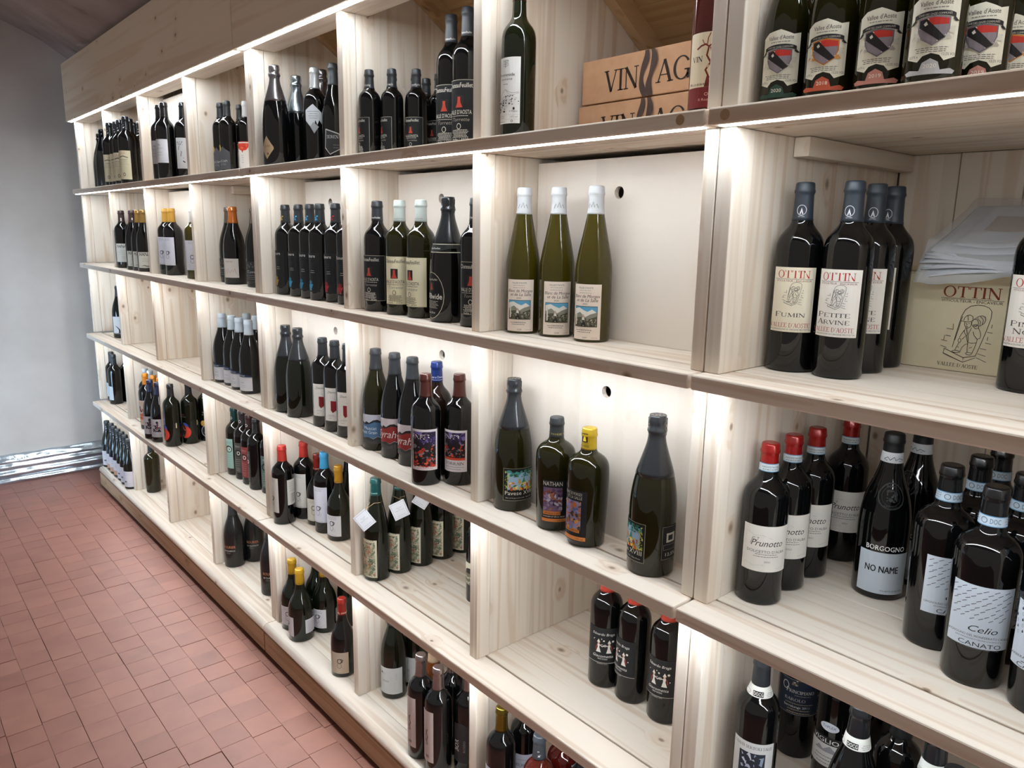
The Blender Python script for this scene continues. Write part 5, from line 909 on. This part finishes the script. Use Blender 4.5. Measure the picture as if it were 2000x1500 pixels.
def radius_at(prof, z):
    for (a, b), (c, d) in zip(prof, prof[1:]):
        if a <= z <= c: return b+(d-b)*(z-a)/max(1e-9, c-a)
    return prof[-1][1]
MESHES = {}
def kind_meshes(k, variant=None):
    key = (k, variant)
    if key in MESHES: return MESHES[key]
    shp, gl, cap, lab, z0, cm, band, desc = KIND[k]; R, h = RH[k]
    if variant: lab = variant
    prof = smooth_profile(SHAPES[shp], h, R); parts = []
    cl = cap[1]*.001
    bm = bmesh.new()
    body = [p for p in prof if p[0] < h-.004]
    punt = [(.004, .0), (.018, .0)]
    lathe(bm, body+[(h-.003, prof[-1][1])], 40)
    parts.append(('glass', mesh('glass', bm, GL[gl])))
    # capsule: sleeve over the neck with the lip of the bottle showing through
    bm = bmesh.new(); cp = []
    z = h-cl; n = 14; lip = .0155
    wire = shp == 'champ'
    for i in range(n+1):
        zz = z+(h-.0012-z)*i/n; r = radius_at(prof, min(zz, h))+.0005
        if wire:
            u_ = h-zz
            if u_ < .040: r = .0158+.0022*math.exp(-((u_-.030)/.007)**2)-.001*(1 if u_ < .006 else 0)
        else:
            u_ = h-zz
            if .003 < u_ < .017: r += .0011
        cp.append((zz, r))
    if wire:
        zz0 = h-.042
        cp = [p for p in cp if p[0] < zz0]+[(zz0+.0422*i/14, (lambda u_: max(.0149, radius_at(prof, h-u_-.0001)+.0007 if u_ > .034 else 0)+.0036*math.exp(-((u_-.029)/.0055)**2)+.0016*math.exp(-((u_-.010)/.009)**2))(.042-.0422*i/14)) for i in range(15)]
    else:
        cp = [p for p in cp if p[0] < h-.020]+[(h-.0185, radius_at(prof, h-.02)+.0006), (h-.0165, radius_at(prof, h-.02)+.0018), (h-.0135, radius_at(prof, h-.02)+.0020), (h-.0110, radius_at(prof, h-.02)+.0012), (h-.003, radius_at(prof, h-.02)+.0006)]
    rt_ = cp[-1][1]
    cp += [(h-.0008, rt_*.93), (h, rt_*.78)]
    lathe(bm, cp, 32)
    if wire:     # crumpled foil and the wire loops of the muzzle
        rr = random.Random(5)
        for v in bm.verts:
            if v.co.z > h-.040: 
                nz = NZ.noise(v.co*230)*.0013; d = Vector((v.co.x, v.co.y, 0)).normalized() if v.co.xy.length > .002 else Vector()
                v.co += d*nz
        for q in range(4):
            a = q*PI/2+.4
            tube(bm, [(.0168*math.cos(a+s*.25), .0168*math.sin(a+s*.25), h-.036+.034*s) for s in (0, .3, .6, .9)]+[(.006*math.cos(a+.3), .006*math.sin(a+.3), h+.0006)], .0007, 5)
    fin = {'foil': (.25, .9, 0), 'matt': (.42, 0, 0), 'satin': (.24, .25, .3)}[cap[2]]
    parts.append(('capsule', mesh('capsule', bm, mat('capsule_%s_%s' % (cap[0].strip('#'), cap[2]), tuple(c*(.62 if max(lin(cap[0])[:3]) > .06 and cap[2] != 'foil' else .8) for c in lin(cap[0])[:3]), fin[0], fin[1], coat=fin[2]))))
    if cm:
        parts.append(('capsule_mark', print_mesh('capsule_mark', D[cm], radius_at(prof, h-cl*.6)+.0009, h-cl+(.0 if not wire else 0))))
    if band:
        bz = h-cl-band[2]*.001+.0015
        rb = max(radius_at(prof, bz), radius_at(prof, bz+band[2]*.001))+.0006
        bm = bmesh.new(); n = 32; rb0 = radius_at(prof, bz)+.0007; rb1 = radius_at(prof, bz+band[2]*.001)+.0007
        A = [[bm.verts.new((r*math.cos(2*PI*i/n), r*math.sin(2*PI*i/n), zz)) for i in range(n)] for zz, r in ((bz, rb0), (bz+band[2]*.001, rb1))]
        for i in range(n): bm.faces.new((A[0][i], A[0][(i+1) % n], A[1][(i+1) % n], A[1][i])).smooth = True
        if band[0] in ('n_doc', 'n_num'):
            for zz, r in ((bz, rb0), (bz+band[2]*.001, rb1)):
                T = [[bm.verts.new(((r+.0003)*math.cos(2*PI*i/n), (r+.0003)*math.sin(2*PI*i/n), zz+o)) for i in range(n)] for o in (-.0006, .0006)]
                for i in range(n):
                    f = bm.faces.new((T[0][i], T[0][(i+1) % n], T[1][(i+1) % n], T[1][i])); f.material_index = 1
        parts.append(('neck_band', mesh('neck_band', bm, [ink(band[1]), ink('#5f8fb4')])))
        parts.append(('band_print', print_mesh('band_print', D[band[0]], rb, bz+.001)))
    if lab:
        els = D[lab]
        if k == 'feuhalf': els = [scale_el(e, .74) for e in els]
        sc = {'vallee': .92, 'feutall': 1.15, 'promenade': .84, 'rosevine': .92}.get(k)
        if sc: els = [scale_el(e, sc) for e in els]
        parts.append(('label', print_mesh('label', els, R*(.985 if shp in ('jug', 'cone') else 1), z0*.001)))
    if k == 'wide': parts.append(('collar', collar(prof, h)))
    if k == 'noname':
        parts.append(('embossed_seal', print_on(prof, D['seal'], .165)))
    if k == 'pavese': parts.append(('back_label', print_mesh('back_label', D['pavback'], R, .034)))
    if k == 'redcap': parts.append(('back_label', print_mesh('back_label', D['tallback'], R, .07)))
    if k == 'yellowmag': parts.append(('back_label', print_mesh('back_label', D['backpaper'], R, .03)))
    MESHES[key] = parts
    return parts
def scale_el(e, s):
    o = []
    for i, v in enumerate(e):
        if i == 0 or isinstance(v, str): o.append(v)
        elif isinstance(v, (list, tuple)): o.append([(a*s, b*s) for a, b in v] if v and isinstance(v[0], tuple) else v)
        elif e[0] in ('t', 'S') and i in (7, 8): o.append(v)
        elif e[0] == 'lines' and i == 5: o.append(v)
        elif e[0] == 'art' and i in (6, 7): o.append(v)
        else: o.append(v*s)
    return tuple(o)
def warp_to(me, prof, lift):
    """wrap a print laid for a cylinder onto the sloping shoulder of a profile"""
    for v in me.vertices:
        r = v.co.xy.length; k = (radius_at(prof, v.co.z)+lift)/r
        v.co.x *= k; v.co.y *= k
    return me
def collar(prof, h):
    return warp_to(print_mesh('collar', D['widecollar'], .026, h-.130), prof, .0012)
def print_on(prof, els, z):
    me = print_mesh('embossed_seal', els, .034, z)
    return warp_to(me, prof, .0012)
BACK = {'pavese': 2.05, 'redcap': 2.2, 'yellowmag': 2.2}
BAYN = ["left unit's outer bay", "left unit's second bay", "left unit's third bay", "left unit's last bay", "middle unit's first bay", "middle unit's second bay", "middle unit's third bay", "right unit"]
ROWN = ['top shelf', 'second shelf', 'third shelf', 'fourth shelf', 'lowest shelf']
ORD = ['first', 'second', 'third', 'fourth', 'fifth', 'sixth', 'seventh', 'eighth', 'ninth', 'tenth', 'eleventh', 'twelfth', 'thirteenth']
from collections import defaultdict
GR = defaultdict(list)
for i, q in enumerate(BOTTLES):
    pu = proj((q[3], q[4], ZS[q[1]]+RH[q[0]][1]*.6)); GR[(q[1], q[2], q[0])].append((pu[0], i))
CNT = defaultdict(int)
for q in BOTTLES: CNT[q[0]] += 1
PLACE = {}
for key, v in GR.items():
    v.sort()
    for n, (u, i) in enumerate(v): PLACE[i] = (n, len(v))
def flat_card(name, els, w_, h_, t, z0):
    me = print_mesh(name, els, None, z0); bm = bmesh.new(); bm.from_mesh(me); box(bm, -w_/2, w_/2, 0, t, z0, z0+h_); bm.to_mesh(me); bm.free(); return me
CARD = flat_card('hang_tag', D['card'], .048, .052, .0012, -.026)
# ------------------------------------------------------------------ cartons and papers
KRAFT = mottled('brown_corrugated_board', '#b98d6c', '#c29876', 40, .8, .05)
CREAMB = mottled('cream_carton_board', '#dccfae', '#e2d6b8', 30, .6, .03)
TAPE = mat('clear_tape', '#d8c8b4', .12, trans=.5)
def carton(label, x0, x1, y0, y1, z0, z1, m_, els, cx, lidgap=.0015, group=None):
    t = empty('carton', ((x0+x1)/2, (y0+y1)/2, z0)); tag(t, label, 'box', group)
    X, Y, Z = (x1-x0)/2, (y1-y0)/2, z1-z0
    bm = bmesh.new(); box(bm, -X, X, -Y, Y, 0, Z, .002); obj('box_body', bm, m_, t)
    for s in (-1, 1):   # the two long top flaps
        bm = bmesh.new(); box(bm, -X+.006, X-.006, min(s*.0012, s*(Y-.014)), max(s*.0012, s*(Y-.014)), Z, Z+.003, .0008); obj('flap', bm, m_, t)
    o = link('front_print', print_mesh('front_print', els, None), t); o.location = (cx-(x0+x1)/2, -Y-.0004, 0); o['kind'] = 'stuff'
    return t
def wave(x, w_, ph, hgt):
    L = []; R = []
    for i in range(19):
        z = hgt*i/18; s = x+7*math.sin(i/18*5.6+ph); L.append((s-w_/2*(1+.25*math.sin(i*.6)), z)); R.append((s+w_/2*(1+.25*math.sin(i*.6)), z))
    return [('p', [L[i], R[i], R[i+1], L[i+1]], '#4a3a34') for i in range(18)]
vin = [('S', 'VIN', -73, 20, 96, 44, '#2b201c'), ('S', 'AGE', 82, 22, 124, 44, '#2b201c')]+wave(-11, 13, 2.6, 90)+wave(10, 13, 3.4, 90)
carton('brown carton lying on the top shelf, lettered, upper one', -.551, -.168, .300, .53, .9052, .997, KRAFT, vin, -.362, group=None)
carton('brown lettered carton under another carton, resting on the top shelf', -.556, -.172, .296, .535, .8106, .9018, KRAFT, vin, -.364)
ob = [('S', 'OTTIN', 10, 124, 88, 18, '#8c3a24'), ('r', -36, 121.6, 58, 122.2, K_), ('t', 'VITICULTEUR - ENCAVEUR', 11, 116, 92, 4.4, '#5a4a40'), ('S', "VALLEE D'AOSTE", 2, 8, 62, 6, '#2a2622')]+scaled(OTTIN_MAN, .92, 10, 28, 1.1)
carton('cream carton with a line drawing of a man carrying a barrel', .075, .46, .392, .60, .4056, .568, CREAMB, ob, .255)
# stack of leaflets in a clear plastic sleeve lying on the cream carton
pb = empty('paper_bundle', (.25, .47, .572)); tag(pb, 'sheaf of printed leaflets in a clear plastic sleeve on the cream carton', 'papers')
PAPER = mat('leaflet_paper', '#c9ccd2', .6); PGREY = mat('leaflet_dark_print', '#6f6c6c', .6); PTAN = mat('leaflet_tan_print', '#9a7f68', .6)
SLEEVE = bpy.data.materials.new('clear_plastic_sleeve'); SLEEVE.use_nodes = True
nt = SLEEVE.node_tree; b_ = nt.nodes['Principled BSDF']; b_.inputs['Base Color'].default_value = (.9, .93, .97, 1); b_.inputs['Roughness'].default_value = .12
b_.inputs['Alpha'].default_value = .28; b_.inputs['Specular IOR Level'].default_value = .7
def sheet(name, k, x0, x1, y0, y1, lift, m_, droop=.03, rise=.075, thick=.0014, crinkle=0):
    bm = bmesh.new(); nu, nv = 16, 16; T = []
    def P(a, b, dz):
        x = x0+(x1-x0)*a; y = y0+(y1-y0)*b
        f = (y-.36)/.22
        z = lift+rise*max(0, f)**1.3 - droop*max(0, .16-f)*3*(1-.5*a)+.010*math.sin(a*3.0+k*.6)*(1-f) + (crinkle*NZ.noise(Vector((x*30, y*30, k))) if crinkle else 0)
        return bm.verts.new((x-.25, y-.47, z-.572+dz))
    V = [[P(i/nu, j/nv, 0) for j in range(nv+1)] for i in range(nu+1)]
    U_ = [[P(i/nu, j/nv, thick) for j in range(nv+1)] for i in range(nu+1)]
    for i in range(nu):
        for j in range(nv):
            bm.faces.new((V[i][j], V[i][j+1], V[i+1][j+1], V[i+1][j])); bm.faces.new((U_[i][j], U_[i+1][j], U_[i+1][j+1], U_[i][j+1]))
    for i in range(nu):
        bm.faces.new((V[i][0], V[i+1][0], U_[i+1][0], U_[i][0])); bm.faces.new((V[i+1][nv], V[i][nv], U_[i][nv], U_[i+1][nv]))
    for j in range(nv):
        bm.faces.new((V[0][j+1], V[0][j], U_[0][j], U_[0][j+1])); bm.faces.new((V[nu][j], V[nu][j+1], U_[nu][j+1], U_[nu][j]))
    for f in bm.faces: f.smooth = True
    return obj(name, bm, m_, pb)
rp = random.Random(6)
for k in range(7):
    sheet('leaflet', k, .192+rp.uniform(-.006, .006), .392+rp.uniform(-.004, .004), .358+k*.005, .585, .5745+k*.0052, PGREY if k == 5 else PAPER)
sheet('leaflet_cover', 6, .222, .372, .40, .575, .5745+7*.0052, PAPER, thick=.0008)
sheet('printed_panel', 6, .245, .345, .47, .53, .5745+7*.0052+.0012, PTAN, thick=.0005)
sheet('plastic_sleeve', 6, .186, .405, .350, .592, .5745+7*.0052+.006, SLEEVE, thick=.0006, crinkle=.004, droop=.10)
PROTO = {}
va_i = 0
for i, (k, row, bay, x, y, e) in enumerate(BOTTLES):
    R, h = RH[k]; shp = KIND[k][0]; lab = KIND[k][3]; desc = KIND[k][7]; variant = None
    if k == 'vallee': variant = VA[va_i] if va_i < 4 else VA[(va_i*3) % 4]; va_i += 1
    width = 0
    if lab:
        els = D[variant or lab]; xs = [p[0] for pl in element_polys(els[0])[0] for p in pl[0]]; width = 2*max(abs(min(xs)), abs(max(xs)))*.001
    phi = math.atan2(CAM.x-x, y-CAM.y)
    a = math.asin(max(-1, min(1, e)))-width/2/R
    if not lab: a = 0
    th = phi+a
    t = empty('wine_bottle', (x, y, ZS[row]+.0006))
    n, tot = PLACE[i]
    if k == 'vallee' and i < VFRONT+4 and i >= VFRONT:
        what = ['green seal, first in the front row', 'orange seal, second in the front row', 'pink seal, third in the front row', 'grey seal, fourth in the front row'][i-VFRONT]
        label = 'half bottle with cream crest label and '+what+', top shelf'
    else:
        label = desc+((', '+ORD[n]+' from left') if tot > 1 else '')+', '+ROWN[row]+', '+BAYN[bay]
    tag(t, label, 'bottle', (desc.replace('bottle', 'bottles', 1) if CNT[k] > 1 else None))
    for pn, me in kind_meshes(k, variant):
        o = link(pn, me, t)
        if pn not in ('glass', 'capsule', 'neck_band'): o.rotation_euler.z = th+(BACK[k] if pn == 'back_label' else 0)
    if k == 'botanic' and n < 4:   # paper card tied round the neck
        rz = phi+[-.25, .12, .15, .1][n]
        tg = link('hang_tag', CARD, t)
        cz = [.192, .205, .222, .215][n]; tilt = [-.72, -.38, .62, .7][n]; side = [-.026, -.003, 0, .004][n]
        TM = Matrix.Rotation(rz, 4, 'Z') @ Matrix.Translation((side, -.0355, cz)) @ Matrix.Rotation(-.10, 4, 'X') @ Matrix.Rotation(tilt, 4, 'Y'); tg.matrix_local = TM
        bm = bmesh.new(); top = max((TM @ Vector((sx_*.022, -.001, .022)) for sx_ in (-1, 1)), key=lambda v: v.z); zr = h-.072; rr = radius_at(smooth_profile(SHAPES[shp], h, R), zr)+.0012
        tube(bm, [top+Vector((0, 0, -.002)), top*.6+Vector((rr*math.sin(rz), -rr*math.cos(rz), zr))*.4]+[(rr*math.sin(rz+s), -rr*math.cos(rz+s), zr) for s in (0, .8, 1.6, 2.4, 3.2, 4, 4.8, 5.6)]+[top], .0007, 5)
        bmesh.ops.transform(bm, matrix=TM.inverted(), verts=bm.verts[:])
        obj('string', bm, mat('raffia_string', '#b09468', .7), tg)
